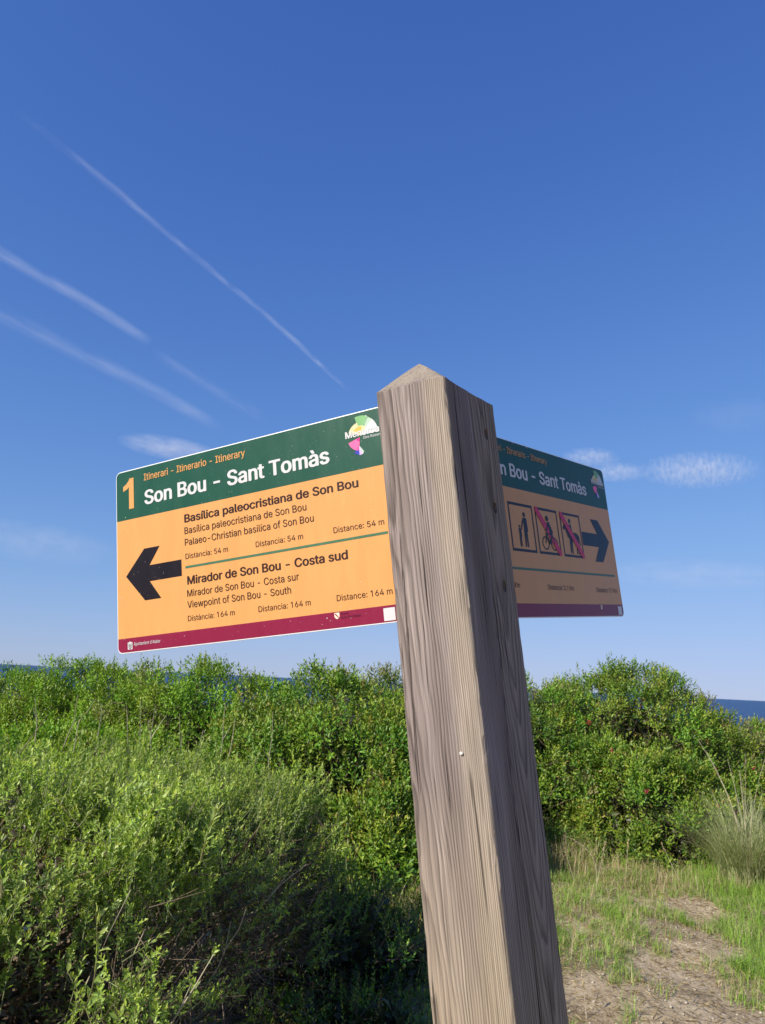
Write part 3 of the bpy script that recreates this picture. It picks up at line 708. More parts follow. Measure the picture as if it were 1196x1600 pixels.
    hgt = math_('ADD', math_('ADD', math_('MULTIPLY', cr.outputs[0], .6), math_('MULTIPLY', fb.outputs['Fac'], .5)), math_('MULTIPLY', ckr.outputs[0], .9))
    bp = n.new('ShaderNodeBump'); bp.inputs['Strength'].default_value = 1.0; bp.inputs['Distance'].default_value = .0014
    l.new(hgt, bp.inputs['Height']); l.new(bp.outputs[0], b.inputs['Normal'])
    l.new(b.outputs[0], out.inputs[0])
    return mt
WOOD_A = (.155, .123, .110, 1); WOOD_B = (.285, .236, .214, 1)
M_WOOD = wood_material()
M_ROOT = None

post = empty('wooden_signpost', PO + E3 * (-PL))
tag(post, 'weathered square timber post with pointed top, leaning left between the two signs', 'post')
def in_post(o):
    """o is modelled in post axes (a, b, up from the front top corner)"""
    o.parent = post
    o.matrix_parent_inverse = Matrix.Translation(-Vector(post.location))
    o.matrix_basis = PM
    return o

def post_mesh():
    # cross-section loop with worn arrises, swept down; the cap is a hipped point
    side = 26
    def loop(inset):
        pts = []
        c = .0035
        A_, B_ = PW, PB
        cor = [(0, 0), (A_, 0), (A_, B_), (0, B_)]
        for i in range(4):
            p0 = np.array(cor[i]); p1 = np.array(cor[(i + 1) % 4]); d = (p1 - p0) / np.linalg.norm(p1 - p0); L_ = np.linalg.norm(p1 - p0)
            s = np.concatenate([[c * .35], np.linspace(c, L_ - c, side), [L_ - c * .35]])
            if i == 3: s = np.sort(np.concatenate([s, np.linspace(B_ - .090, B_ - .064, 27)]))
            if i == 0: s = np.sort(np.concatenate([s, np.linspace(.094, .109, 14)]))
            for q in s: pts.append((p0 + d * q, i, q / L_))
        return pts
    lp = loop(0)
    nL = len(lp)
    zs = np.concatenate([[0], -np.linspace(.003, PL + .12, 420)])
    V_, F_ = [], []
    ctr = np.array([PW / 2, PB / 2])
    def crackb(z):
        return np.interp(-z, [0, .256, .465, .616, .679, .766, .872, 2.2], [.079, .081, .076, .070, .075, .080, .079, .082])
    for z in zs:
        for (p, i, s) in lp:
            q = p.copy()
            # corner rounding
            w = min(s, 1 - s); L_ = PW if i % 2 == 0 else PB
            dist = w * L_
            rnd = max(0, .0035 - dist) * .55
            q = q + (ctr - q) / np.linalg.norm(ctr - q) * rnd
            nn = mnoise.noise(Vector((p[0] * 45, p[1] * 45, z * 14))) * .0006 + mnoise.noise(Vector((p[0] * 8, p[1] * 8, z * 2.2))) * .0012
            if dist < .004: nn += min(0, mnoise.noise(Vector((i * 7.3, s * 3, z * 24)))) * .0028
            outv = [np.array([0, -1]), np.array([1, 0]), np.array([0, 1]), np.array([-1, 0])][i]
            d = nn
            if i == 3:      # the right-hand face, a = 0 : long split that opens towards the ground
                cb = crackb(z); open_ = np.interp(-z, [0, .2, .5, .62, .75, .95, 2], [.0010, .0012, .0025, .005, .010, .016, .018])
                wdt = np.interp(-z, [0, .5, .7, .95], [.0012, .0014, .0020, .0045])
                d -= open_ * math.exp(-((p[1] - cb) / wdt) ** 2)
                if p[1] > cb: d -= .0010
            if i == 0:
                cb = .1015 + .003 * math.sin(z * 9); d -= np.interp(-z, [.2, .3, .5, .6], [0, .004, .004, 0]) * math.exp(-((p[0] - cb) / .0011) ** 2)
            q = q + outv * d
            zz = z
            if z > -.0001:    # eaves line of the cap, sloping as cut
                ua, ub = p[0] / PW, p[1] / PB
                zz = .0088 * ua * (1 - ub) + -.0148 * ub * (1 - ua) + (-.006) * ua * ub
                zz += mnoise.noise(Vector((p[0] * 70, p[1] * 70, 3))) * .0010
            V_.append((q[0], q[1], zz))
    for k in range(len(zs) - 1):
        for j in range(nL):
            j2 = (j + 1) % nL
            F_.append((k * nL + j, (k + 1) * nL + j, (k + 1) * nL + j2, k * nL + j2))
    # cap: rings shrinking to the peak
    pk = np.array([.069, .055, .0593])
    prev = 0
    nr = 9
    for k in range(1, nr + 1):
        t = k / (nr + .0)
        st = len(V_)
        if k == nr:
            V_.append(tuple(pk + np.array([0, 0, -.0015]))); 
            for j in range(nL): F_.append((prev + j, prev + (j + 1) % nL, st))
        else:
            for j in range(nL):
                e0 = np.array(V_[j]); q = e0 * (1 - t) + pk * t
                q[2] += mnoise.noise(Vector((q[0] * 60, q[1] * 60, 9))) * .0012 * (1 - t) - .002 * math.exp(-((1 - t) / .12) ** 2)
                V_.append(tuple(q))
            for j in range(nL):
                j2 = (j + 1) % nL
                F_.append((prev + j, prev + j2, st + j2, st + j))
            prev = st
    st = (len(zs) - 1) * nL
    F_.append(tuple(range(st, st + nL)))
    me = bpy.data.meshes.new('shaft'); me.from_pydata(V_, [], F_); me.update()
    bm = bmesh.new(); bm.from_mesh(me); bmesh.ops.recalc_face_normals(bm, faces=bm.faces)
    for f_ in bm.faces: f_.smooth = False
    bm.to_mesh(me); bm.free()
    return me
sm = post_mesh()
HOLES = [(.1254, -.0605), (.1248, -.1797), (.1250, -.3015)]
tmp = bpy.data.objects.new('shaft_tmp', sm); COL.objects.link(tmp); cutters = []
for (b_, z_) in HOLES:
    bm = bmesh.new(); bmesh.ops.create_cone(bm, cap_ends=True, segments=20, radius1=.0064, radius2=.0060, depth=.06)
    bmesh.ops.scale(bm, vec=(1.45, 1, 1), verts=bm.verts)
    for v_ in bm.verts:
        v_.co.x += mnoise.noise(v_.co * 160) * .0012; v_.co.y += mnoise.noise(v_.co * 140 + Vector((5, 5, 5))) * .0012
    cm_ = bpy.data.meshes.new('cutter'); bm.to_mesh(cm_); bm.free()
    co = bpy.data.objects.new('cutter', cm_); COL.objects.link(co); co.rotation_euler = (0, math.pi / 2, 0); co.location = (.004, b_, z_); cutters.append(co)
    md = tmp.modifiers.new('b', 'BOOLEAN'); md.operation = 'DIFFERENCE'; md.object = co; md.solver = 'EXACT'
bpy.context.view_layer.update()
dg = bpy.context.evaluated_depsgraph_get()
sm2 = bpy.data.meshes.new_from_object(tmp.evaluated_get(dg)); sm2.name = 'shaft'
bpy.data.objects.remove(tmp)
for co in cutters: bpy.data.objects.remove(co)
shaft = in_post(link('shaft', sm2, M_WOOD))
M_STEEL = mat_plain('dull_bolt_steel', (.03, .028, .026), .65, .5, .7, mottle=.4, mscale=300)
bm = bmesh.new(); bmesh.ops.create_cone(bm, cap_ends=True, segments=6, radius1=.0042, radius2=.0040, depth=.006); bmesh.ops.create_cone(bm, cap_ends=True, segments=16, radius1=.0052, radius2=.0052, depth=.0012, matrix=Matrix.Translation((0, 0, -.0035)))
bmesh.ops.rotate(bm, cent=(0, 0, 0), matrix=Matrix.Rotation(-math.pi / 2, 3, 'Y'), verts=bm.verts)
bolt_me = bpy.data.meshes.new('bolt'); bm.to_mesh(bolt_me); bm.free()
for (b_, z_) in HOLES:
    o = link('bolt', bolt_me, M_STEEL); in_post(o); o.matrix_basis = PM @ Matrix.Translation((.025, b_, z_))

# snail shell on the lit face
def snail():
    v_all, f_all = [], []
    n = 40; s_ = 8
    for i in range(n):
        t = i / (n - 1); th = t * 2.6 * 2 * math.pi; R_ = .0004 + .0022 * t ** 1.3; rr_ = .0003 + .0017 * t
        c = np.array([R_ * math.cos(th), R_ * math.sin(th), .0022 * (1 - t)])
        for k in range(s_):
            a = 2 * math.pi * k / s_; v_all.append(c + rr_ * (math.cos(a) * np.array([math.cos(th), math.sin(th), 0]) + math.sin(a) * np.array([0, 0, 1])))
    for i in range(n - 1):
        for k in range(s_):
            f_all.append([i * s_ + k, i * s_ + (k + 1) % s_, (i + 1) * s_ + (k + 1) % s_, (i + 1) * s_ + k])
    o = link('snail_shell', mesh_np('snail_shell', np.array(v_all), np.array(f_all), smooth=True), mat_plain('chalky_shell', (.72, .66, .56), .6, .3, mottle=.2, mscale=600))
    o.matrix_world = PM @ Matrix.Translation((.0343, -.0022, -.5252)) @ Matrix.Rotation(math.pi / 2, 4, 'X') @ Matrix.Scale(.6, 4)
    tag(o, 'tiny white snail shell stuck on the sunlit face of the wooden post', 'snail shell')
snail()

# ------------------------------------------------------------------ signs
import os
def load_font():
    try:
        p = os.path.join(bpy.utils.resource_path('LOCAL'), 'datafiles', 'fonts', 'Inter.woff2')
        if os.path.exists(p): return bpy.data.fonts.load(p)
    except Exception: pass
    return None
FONT = load_font()

from mathutils.geometry import delaunay_2d_cdt
def text_mesh(s, bold=0.0, keepfoot=False):
    """outline of the string, filled by winding number (the font's contours overlap themselves)"""
    cu = bpy.data.curves.new('lettering', 'FONT'); cu.body = s; cu.size = 1.0; cu.resolution_u = 3; cu.fill_mode = 'NONE'
    if FONT: cu.font = FONT
    o = bpy.data.objects.new('t', cu); COL.objects.link(o); bpy.context.view_layer.update()
    d = bpy.context.evaluated_depsgraph_get(); me = bpy.data.meshes.new_from_object(o.evaluated_get(d))
    bpy.data.objects.remove(o); bpy.data.curves.remove(cu)
    co = [Vector((v.co.x, v.co.y)) for v in me.vertices]; E_ = [tuple(e.vertices) for e in me.edges]
    bpy.data.meshes.remove(me)
    loops = []; cur = []
    nxt = {}
    for a_, b_ in E_: nxt[a_] = b_
    seen = set()
    for a_ in sorted(nxt):
        if a_ in seen: continue
        lp = []; q = a_
        while q not in seen and q in nxt: seen.add(q); lp.append(q); q = nxt[q]
        loops.append(lp)
    good = []
    for lp in loops:
        xs = [co[i].x for i in lp]; ys = [co[i].y for i in lp]
        if len(lp) == 4 and FONT and max(ys) < .09 and min(ys) > -.04 and max(xs) - min(xs) > .24: continue    # the foot of the figure 1
        good.append(lp)
    pts = []; segs = []; 
    for lp in good:
        st = len(pts); pts += [co[i] for i in lp]; k = len(lp); segs += [(st + i, st + (i + 1) % k) for i in range(k)]
    vs, es, fs, _, _, _ = delaunay_2d_cdt(pts, segs, [], 0, 1e-6)
    A = np.array([pts[i] for i, j in segs]); B = np.array([pts[j] for i, j in segs])
    V = np.array(vs); T = np.array([f for f in fs if len(f) == 3])
    c = V[T].mean(1)
    y = c[:, 1:2]; up = (A[None, :, 1] <= y) & (B[None, :, 1] > y); dn = (A[None, :, 1] > y) & (B[None, :, 1] <= y)
    dy = B[:, 1] - A[:, 1]; dy = np.where(np.abs(dy) < 1e-12, 1e-12, dy)
    xi = A[None, :, 0] + (y - A[None, :, 1]) / dy[None] * (B[:, 0] - A[:, 0])[None]
    rt = xi > c[:, 0:1]
    w = (up & rt).sum(1) - (dn & rt).sum(1)
    T = T[w != 0]
    a0 = np.cross(V[T[:, 1]] - V[T[:, 0]], V[T[:, 2]] - V[T[:, 0]]); T[a0 < 0] = T[a0 < 0][:, ::-1]
    if bold > 0:
        vs, ts = [], []
        for k in range(7):
            ox, oy = ((0, 0), (1, 0), (-1, 0), (.6, .7), (-.6, .7), (.6, -.7), (-.6, -.7))[k]
            ts.append(T + len(V) * k); vs.append(np.concatenate([V + np.array([ox, oy * .6]) * bold, np.full((len(V), 1), k * .00002)], 1))
        return mesh_np('lettering', np.concatenate(vs), np.concatenate(ts))
    return mesh_np('lettering', np.concatenate([V, np.zeros((len(V), 1))], 1), T)

def printed(name, col, rough=.27, spec=.3):
    """screen-printed film with a faint fade, dust and grain"""
    mt, t, n, l, out = newmat(name)
    b = n.new('ShaderNodeBsdfPrincipled'); b.inputs['Roughness'].default_value = rough; b.inputs['Specular IOR Level'].default_value = spec
    tc = n.new('ShaderNodeTexCoord'); no = n.new('ShaderNodeTexNoise'); no.inputs['Scale'].default_value = 9; no.inputs['Detail'].default_value = 8; no.inputs['Roughness'].default_value = .7
    ms_ = n.new('ShaderNodeMapping'); ms_.inputs['Scale'].default_value = (3.2, .7, 1); l.new(tc.outputs['Object'], ms_.inputs[0])
    n2 = n.new('ShaderNodeTexNoise'); n2.inputs['Scale'].default_value = 260; n2.inputs['Detail'].default_value = 2
    l.new(ms_.outputs[0], no.inputs['Vector']); l.new(tc.outputs['Object'], n2.inputs['Vector'])
    m1 = n.new('ShaderNodeMix'); m1.data_type = 'RGBA'; m1.inputs[6].default_value = (*[c * .84 for c in col], 1); m1.inputs[7].default_value = (*[min(1, c * 1.12 + .003) for c in col], 1)
    l.new(no.outputs['Fac'], m1.inputs[0])
    sp = n.new('ShaderNodeMapRange'); sp.inputs['From Min'].default_value = .70; sp.inputs['From Max'].default_value = .76; sp.inputs['To Max'].default_value = .35; l.new(n2.outputs['Fac'], sp.inputs['Value'])
    m2 = n.new('ShaderNodeMix'); m2.data_type = 'RGBA'; m2.inputs[7].default_value = (.55, .5, .42, 1); l.new(sp.outputs[0], m2.inputs[0]); l.new(m1.outputs[2], m2.inputs[6])
    l.new(m2.outputs[2], b.inputs['Base Color'])
    rr_ = n.new('ShaderNodeMapRange'); rr_.inputs['To Min'].default_value = rough - .08; rr_.inputs['To Max'].default_value = rough + .18; l.new(no.outputs['Fac'], rr_.inputs['Value']); l.new(rr_.outputs[0], b.inputs['Roughness'])
    l.new(b.outputs[0], out.inputs[0])
    return mt
C_OR = printed('orange_film', (.56, .27, .085)); C_GR = printed('green_film', (.008, .062, .036)); C_MA = printed('maroon_film', (.19, .006, .036))
C_WH = printed('white_print', (.52, .52, .52)); C_BK = printed('black_print', (.005, .002, .005)); C_BR = printed('brown_print', (.030, .009, .007))
C_OT = printed('orange_print', (.54, .27, .085)); C_RED = printed('crimson_print', (.50, .012, .07)); C_DM = printed('dark_maroon_print', (.10, .008, .03))
C_LN = printed('divider_green_print', (.05, .13, .07)); C_CREAM = printed('cream_print', (.75, .6, .45))
C_LG = printed('leaf_green_print', (.16, .36, .14)); C_PG = printed('pale_green_print', (.36, .48, .36)); C_YE = printed('yellow_print', (.55, .38, .07)); C_PY = printed('pale_yellow_print', (.55, .50, .28))
C_PK = printed('pink_print', (.80, .12, .30)); C_MG = printed('magenta_print', (.55, .02, .20)); C_BL = printed('blue_print', (.03, .035, .32)); C_LV = printed('lavender_print', (.50, .38, .72))
M_ALU = mat_plain('white_aluminium', (.74, .74, .73), .4, .4, .1, mottle=.06, mscale=20)
M_FIX = mat_plain('galvanised_steel', (.42, .42, .42), .45, .5, .8, mottle=.15, mscale=40)

SH = 0.3312; SWR = 1.6764     # sign height, width ratio

class Sign:
    """local axes: x to the reader's right, y up, z out of the face; unit = sign height; origin = top left corner"""
    def __init__(s, label, M4, H, mirror_x):
        s.H = H; s.W = SWR
        s.root = empty('direction_sign'); s.root.matrix_world = M4 ; tag(s.root, label, 'sign', 'signs on the wooden post')
        s.layer = 0
    def mesh(s, name, pts_list, mat, z=0.0006, thick=None, label=None):
        vs, fs = [], []
        for pts in pts_list:
            st = len(vs); vs += [(x * s.H, -y * s.H, z) for (x, y) in pts]; fs.append(tuple(range(st, st + len(pts))))
        me = bpy.data.meshes.new(name); me.from_pydata(vs, [], fs); me.update()
        bm = bmesh.new(); bm.from_mesh(me)
        for f_ in bm.faces:
            if f_.normal.z < 0: f_.normal_flip()
        bmesh.ops.triangulate(bm, faces=bm.faces); bm.to_mesh(me); bm.free()
        o = link(name, me, mat, s.root)
        if label: o['label'] = label
        return o
    def text(s, string, u0, u1, base, cap, mat, bold=0, z=.0009, name='lettering'):
        me = text_mesh(string, bold); n = len(me.vertices); co = np.zeros(n * 3, dtype=np.float32); me.vertices.foreach_get('co', co); co = co.reshape(-1, 3)
        x0, x1 = co[:, 0].min(), co[:, 0].max()
        capk = CAPH
        co2 = np.zeros_like(co)
        co2[:, 0] = (u0 + (co[:, 0] - x0) / (x1 - x0) * (u1 - u0)) * s.H
        co2[:, 1] = (-base + co[:, 1] / capk * cap) * s.H; co2[:, 2] = z + co[:, 2]
        me.vertices.foreach_set('co', co2.ravel()); me.update()
        o = link(name, me, None, s.root); me.materials.clear(); me.materials.append(mat)
        return o

t_ = text_mesh('H'); CAPH = max(v.co.y for v in t_.vertices)

def rrect(x0, y0, x1, y1, r, corners=(1, 1, 1, 1), n=7):
    """corners: TL TR BR BL"""
    out = []
    for (cx, cy, a0, on) in ((x0 + r, y0 + r, 180, corners[0]), (x1 - r, y0 + r, 270, corners[1]), (x1 - r, y1 - r, 0, corners[2]), (x0 + r, y1 - r, 90, corners[3])):
        if on:
            for k in range(n + 1):
                a = math.radians(a0 + 90 * k / n); out.append((cx + r * math.cos(a), cy + r * math.sin(a)))
        else:
            out.append((cx + (r if a0 in (270, 0) else -r), cy + (r if a0 in (0, 90) else -r)))
    return out

def sign_base(S):
    H = S.H; W = S.W; r = .034
    o = rrect(0, 0, W, 1, r)
    me = bpy.data.meshes.new('plate'); n = len(o)
    vs = [(x * H, -y * H, 0) for x, y in o] + [(x * H, -y * H, -.003) for x, y in o]
    fs = [tuple(range(n - 1, -1, -1)), tuple(range(n, 2 * n))] + [(i, (i + 1) % n, n + (i + 1) % n, n + i) for i in range(n)]
    me.from_pydata(vs, [], fs); me.update()
    bm = bmesh.new(); bm.from_mesh(me); bmesh.ops.recalc_face_normals(bm, faces=bm.faces)
    bmesh.ops.bevel(bm, geom=[e for e in bm.edges if len(e.link_faces) == 2 and e.calc_face_angle(0) > 1.2], offset=.0005, segments=2, affect='EDGES'); bm.to_mesh(me); bm.free()
    link('plate', me, M_ALU, S.root)
    e = .0055; g = .281; mm = 1 - .0784
    S.mesh('header_band', [rrect(e, e, W - e, g, r - e, (1, 1, 0, 0))], C_GR, .0004)
    S.mesh('orange_panel', [rrect(e, g, W - e, mm, r - e, (0, 0, 0, 0))], C_OR, .0004)
    S.mesh('footer_band', [rrect(e, mm, W - e, 1 - e, r - e, (0, 0, 1, 1))], C_MA, .0004)
    # header text
    S.mesh('route_number', [[(.098, .2225), (.098, .098), (.086, .108), (.056, .118), (.056, .090), (.078, .080), (.097, .062), (.103, .0495), (.133, .0495), (.133, .2225)]], C_OT, .0009)
    S.text('Itinerari - Itinerario - Itinerary', .2075, .887, .0815, .0375, C_OT, .012)
    S.text('Son Bou - Sant Tomàs', .2095, 1.374, .2155, .0755, C_WH, .028, name='title')
    # emblem of wedges
    cx, cy = 1.548, .118
    def wedge(a0, a1, r0, r1, mat, c=(cx, cy), z=.0007):
        pts = [(c[0] + r0 * math.cos(math.radians(a)), c[1] - r0 * math.sin(math.radians(a))) for a in np.linspace(a1, a0, 6)] if r0 > 0 else [c]
        pts += [(c[0] + r1 * math.cos(math.radians(a)), c[1] - r1 * math.sin(math.radians(a))) for a in np.linspace(a0, a1, 8)]
        S.mesh('emblem_piece', [pts], mat, z)
    wedge(60, 104, .046, .096, C_LG); wedge(46, 64, .048, .093, C_PG); wedge(0, 46, .0, .094, C_WH, z=.00072)
    wedge(46, 100, .0, .048, C_PY, z=.00074)
    wedge(100, 160, .0, .066, C_PY, z=.00076); wedge(75, 140, .014, .044, C_YE, z=.00080)
    wedge(196, 262, .012, .064, C_PK, (cx - .004, cy + .008)); wedge(196, 262, .0, .020, C_MG, (cx - .004, cy + .008), .00078)
    S.mesh('emblem_piece', [[(cx - .012, cy + .045), (cx - .040, cy + .080), (cx - .012, cy + .094)], ], C_BL, .0007)
    S.mesh('emblem_piece', [[(cx - .012, cy + .045), (cx - .012, cy + .094), (cx + .006, cy + .092)]], C_LV, .0007)
    S.mesh('emblem_piece', [[(cx - .012, cy + .045), (cx + .006, cy + .092), (cx + .013, cy + .080)]], C_PG, .0007)
    S.text('Menorca', 1.468, 1.648, .1195, .032, C_WH, .03, .0010, 'emblem_name')
    S.text('Illes Balears', 1.562, 1.655, .139, .013, C_WH, .0, .0010, 'emblem_name')

def arrow(S, x_tip, x_back, flip):
    P = [(0.0684, .5925), (.200, .4575), (.308, .4575), (.2355, .5515), (.4530, .5515), (.4530, .6375), (.2355, .6375), (.3115, .735), (.2005, .735)]
    if flip: P = [(S.W - x, .507 + (y - .5925)) for x, y in P]
    S.mesh('arrow', [P], C_BK, .0007)

def people_sign_matrix(inner, dirv, H, t1, pos):
    pass

# matrix for sign 1: outer top corner at the left
def sign_matrix(origin_post, dx_post):
    R3 = Matrix(((E1[0], E2[0], E3[0]), (E1[1], E2[1], E3[1]), (E1[2], E2[2], E3[2])))
    o = PM @ Vector(origin_post); x = (R3 @ Vector(dx_post)).normalized(); y = Vector(E3).normalized(); z = x.cross(y).normalized(); y = z.cross(x)
    M4 = Matrix.Identity(4)
    for i in range(3): M4[i][0] = x[i]; M4[i][1] = y[i]; M4[i][2] = z[i]; M4[i][3] = o[i]
    return M4
ph1 = -0.1373; W1 = .5552
d1 = Vector((math.cos(ph1), math.sin(ph1), 0)); in1 = Vector((.1135, .0075, -.0117))
S1 = Sign('lit orange sign with green header left of the post, black arrow pointing left', sign_matrix(in1 + d1 * W1, -d1), SH, False)
sign_base(S1)
arrow(S1, 0, 0, False)
for a in [('Basílica paleocristiana de Son Bou', .481, 1.5165, .3605, .041, C_BR, .022), ('Basílica paleocristiana de Son Bou', .480, 1.2275, .4225, .035, C_BR, .001),
          ('Palaeo-Christian basilica of Son Bou', .480, 1.264, .4835, .035, C_BR, .001), ('Distància: 54 m', .4815, .754, .5545, .0275, C_BR, .0), ('Distancia: 54 m', .924, 1.1985, .558, .0275, C_BR, .0),
          ('Distance: 54 m', 1.367, 1.631, .558, .0275, C_BR, .0), ('Mirador de Son Bou - Costa sud', .488, 1.4325, .687, .0415, C_BR, .022), ('Mirador de Son Bou - Costa sur', .4855, 1.1615, .750, .0345, C_BR, .001),
          ('Viewpoint of Son Bou - South', .4845, 1.113, .808, .0345, C_BR, .001), ('Distància: 164 m', .485, .7785, .8745, .0275, C_BR, .0), ('Distancia: 164 m', .9215, 1.217, .876, .0275, C_BR, .0),
          ('Distance: 164 m', 1.358, 1.642, .874, .0275, C_BR, .0), ("Ajuntament d'Alaior", .117, .299, .9635, .0165, C_WH, .0), ('Govern', 1.3728, 1.412, .939, .0125, C_DM, .0), ('de les Illes Balears', 1.3728, 1.478, .9555, .0125, C_DM, .0)]:
    S1.text(*a)
S1.mesh('divider', [[(.478, .591), (1.645, .591), (1.645, .603), (.478, .603)]], C_LN, .0007)
def crests(S):
    S.mesh('crest', [[(.074, .944), (.1065, .944), (.1065, .981), (.074, .981)], [(.086, .944), (.0945, .944), (.0903, .937)]], C_WH, .0007)
    S.mesh('crest_charge', [[(.081, .950), (.0845, .950), (.0845, .972), (.0905, .9755), (.096, .972), (.096, .950), (.0995, .950), (.0995, .974), (.0905, .979), (.081, .974)], [(.0888, .954), (.092, .954), (.092, .970), (.0888, .970)]], C_BK, .0010)
    S.mesh('shield', [[(1.3395, .926), (1.3655, .926), (1.3655, .944), (1.360, .951), (1.3525, .955), (1.345, .951), (1.3395, .944)]], C_CREAM, .0007)
    S.mesh('shield_band', [[(1.343, .929), (1.347, .929), (1.362, .946), (1.359, .949), (1.343, .934)]], C_MA, .0010)
    S.mesh('code_label', [rrect(1.590, .9325, 1.6465, .989, .001)], C_WH, .0007)
crests(S1)
# faint lower lines of the footer, too small to read, are left out
# paint chips on the lit sign
M_CHIP = mat_plain('bare_chip', (.6, .6, .58), .5, .3)
rr0 = random.Random(4)
for (cx_, cy_, s_) in [(1.585, .03, .0035), (.035, .70, .003), (.07, .265, .0025), (1.30, .945, .003), (.6, .275, .0015), (1.49, .80, .002), (.30, .255, .0015)]:
    S1.mesh('paint_chip', [[(cx_ + s_ * rr0.uniform(.6, 1.1) * math.cos(k), cy_ + s_ * rr0.uniform(.6, 1.1) * math.sin(k)) for k in np.linspace(0, 5.6, 8)]], M_CHIP, .0008)

# sign 2, in the shade: local left = inner end
ph2 = -0.1307; H2 = SH * .9718; W2 = W1 * .9718
d2 = Vector((math.sin(ph2), math.cos(ph2), 0)); in2 = Vector((.0613, .1557, -.0218))
S2 = Sign('shaded orange sign with pictograms right of the post, dark arrow pointing right', sign_matrix(in2, d2), H2, True)
sign_base(S2)
arrow(S2, 0, 0, True)
W_ = SWR
for a in [('Distància: 5,1 Km', .115, .400, .838, .0285, C_BR, .0), ('Distancia: 5,1 Km', W_ - .972, W_ - .662, .842, .0285, C_BR, .0), ('Distance: 5,1 Km', W_ - .357, W_ - .060, .845, .0285, C_BR, .0)]:
    S2.text(*a)
S2.mesh('divider', [[(.12, .727), (W_ - .061, .727), (W_ - .061, .740), (.12, .740)]], C_LN, .0007)
crests(S2)
def frame(S, x0, x1, y0=.364, y1=.638, t=.015):
    S.mesh('pictogram_frame', [[(x0, y0), (x1, y0), (x1, y0 + t), (x0, y0 + t)], [(x0, y1 - t), (x1, y1 - t), (x1, y1), (x0, y1)],
                                [(x0, y0 + t), (x0 + t * .8, y0 + t), (x0 + t * .8, y1 - t), (x0, y1 - t)], [(x1 - t * .8, y0 + t), (x1, y0 + t), (x1, y1 - t), (x1 - t * .8, y1 - t)]], C_BK, .0007)
def disc(cx, cy, r, n=14, ry=None):
    ry = ry or r
    return [(cx + r * math.cos(2 * math.pi * k / n), cy + ry * math.sin(2 * math.pi * k / n)) for k in range(n)]
def stroke(p, q, w0, w1=None):
    w1 = w1 or w0; dx, dy = q[0] - p[0], q[1] - p[1]; L_ = math.hypot(dx, dy); nx_, ny_ = -dy / L_, dx / L_
    return [(p[0] + nx_ * w0, p[1] + ny_ * w0), (q[0] + nx_ * w1, q[1] + ny_ * w1), (q[0] - nx_ * w1, q[1] - ny_ * w1), (p[0] - nx_ * w0, p[1] - ny_ * w0)]
def ringpts(cx, cy, r, w, n=20):
    out = []
    for k in range(n):
        a, b_ = 2 * math.pi * k / n, 2 * math.pi * (k + 1) / n
        out.append([(cx + r * math.cos(a), cy + r * math.sin(a)), (cx + r * math.cos(b_), cy + r * math.sin(b_)), (cx + (r - w) * math.cos(b_), cy + (r - w) * math.sin(b_)), (cx + (r - w) * math.cos(a), cy + (r - w) * math.sin(a))])
    return out
def pz(polys):    # spread the polygons of one print over tiny steps so none coincide
    return polys
f1 = (W_ - 1.300, W_ - 1.040); f2 = (W_ - 1.012, W_ - .753); f3 = (W_ - .719, W_ - .460)
for f_ in (f1, f2, f3): frame(S2, *f_)
def figure(S, name, polys):
    """overlapping silhouettes: each polygon 0.02 mm above the last"""
    vs, fs = [], []
    for i, pts in enumerate(polys):
        st = len(vs); vs += [(x * S.H, -y * S.H, .0007 + i * .00002) for x, y in pts]; fs.append(tuple(range(st, st + len(pts))))
    me = bpy.data.meshes.new(name); me.from_pydata(vs, [], fs); me.update()
    bm = bmesh.new(); bm.from_mesh(me); bm.normal_update()
    for q in bm.faces:
        if q.normal.z < 0: q.normal_flip()
    bmesh.ops.triangulate(bm, faces=bm.faces); bm.to_mesh(me); bm.free()
    return link(name, me, C_BK, S.root)
def person_fig(cx, top, h):
    """standing silhouette"""
    k = h
    return [disc(cx, top + .085 * k, .07 * k), [(cx - .10 * k, top + .19 * k), (cx - .06 * k, top + .17 * k), (cx + .06 * k, top + .17 * k), (cx + .11 * k, top + .20 * k), (cx + .13 * k, top + .55 * k), (cx + .085 * k, top + .56 * k), (cx + .075 * k, top + .34 * k),
            (cx + .09 * k, top + .98 * k), (cx + .02 * k, top + .98 * k), (cx + .005 * k, top + .60 * k), (cx - .02 * k, top + .98 * k), (cx - .09 * k, top + .98 * k), (cx - .075 * k, top + .34 * k)]]
x0 = f1[0]
figure(S2, 'walkers_pictogram', person_fig(x0 + .160, .408, .205) + person_fig(x0 + .098, .486, .126) + [stroke((x0 + .143, .455), (x0 + .112, .515), .006, .005)])
x0 = f2[0]
figure(S2, 'cyclist_pictogram', ringpts(x0 + .085, .572, .040, .008) + ringpts(x0 + .185, .572, .040, .008) +
       [stroke((x0 + .085, .572), (x0 + .105, .505), .004), stroke((x0 + .100, .515), (x0 + .165, .518), .004), stroke((x0 + .165, .515), (x0 + .185, .572), .004), stroke((x0 + .132, .575), (x0 + .165, .518), .004), stroke((x0 + .132, .575), (x0 + .103, .515), .004),
        stroke((x0 + .092, .496), (x0 + .118, .492), .005), disc(x0 + .128, .424, .016), [(x0 + .122, .445), (x0 + .145, .443), (x0 + .178, .500), (x0 + .168, .525), (x0 + .145, .515)], stroke((x0 + .132, .455), (x0 + .108, .490), .006), stroke((x0 + .165, .515), (x0 + .138, .575), .009, .007)])
x0 = f3[0]
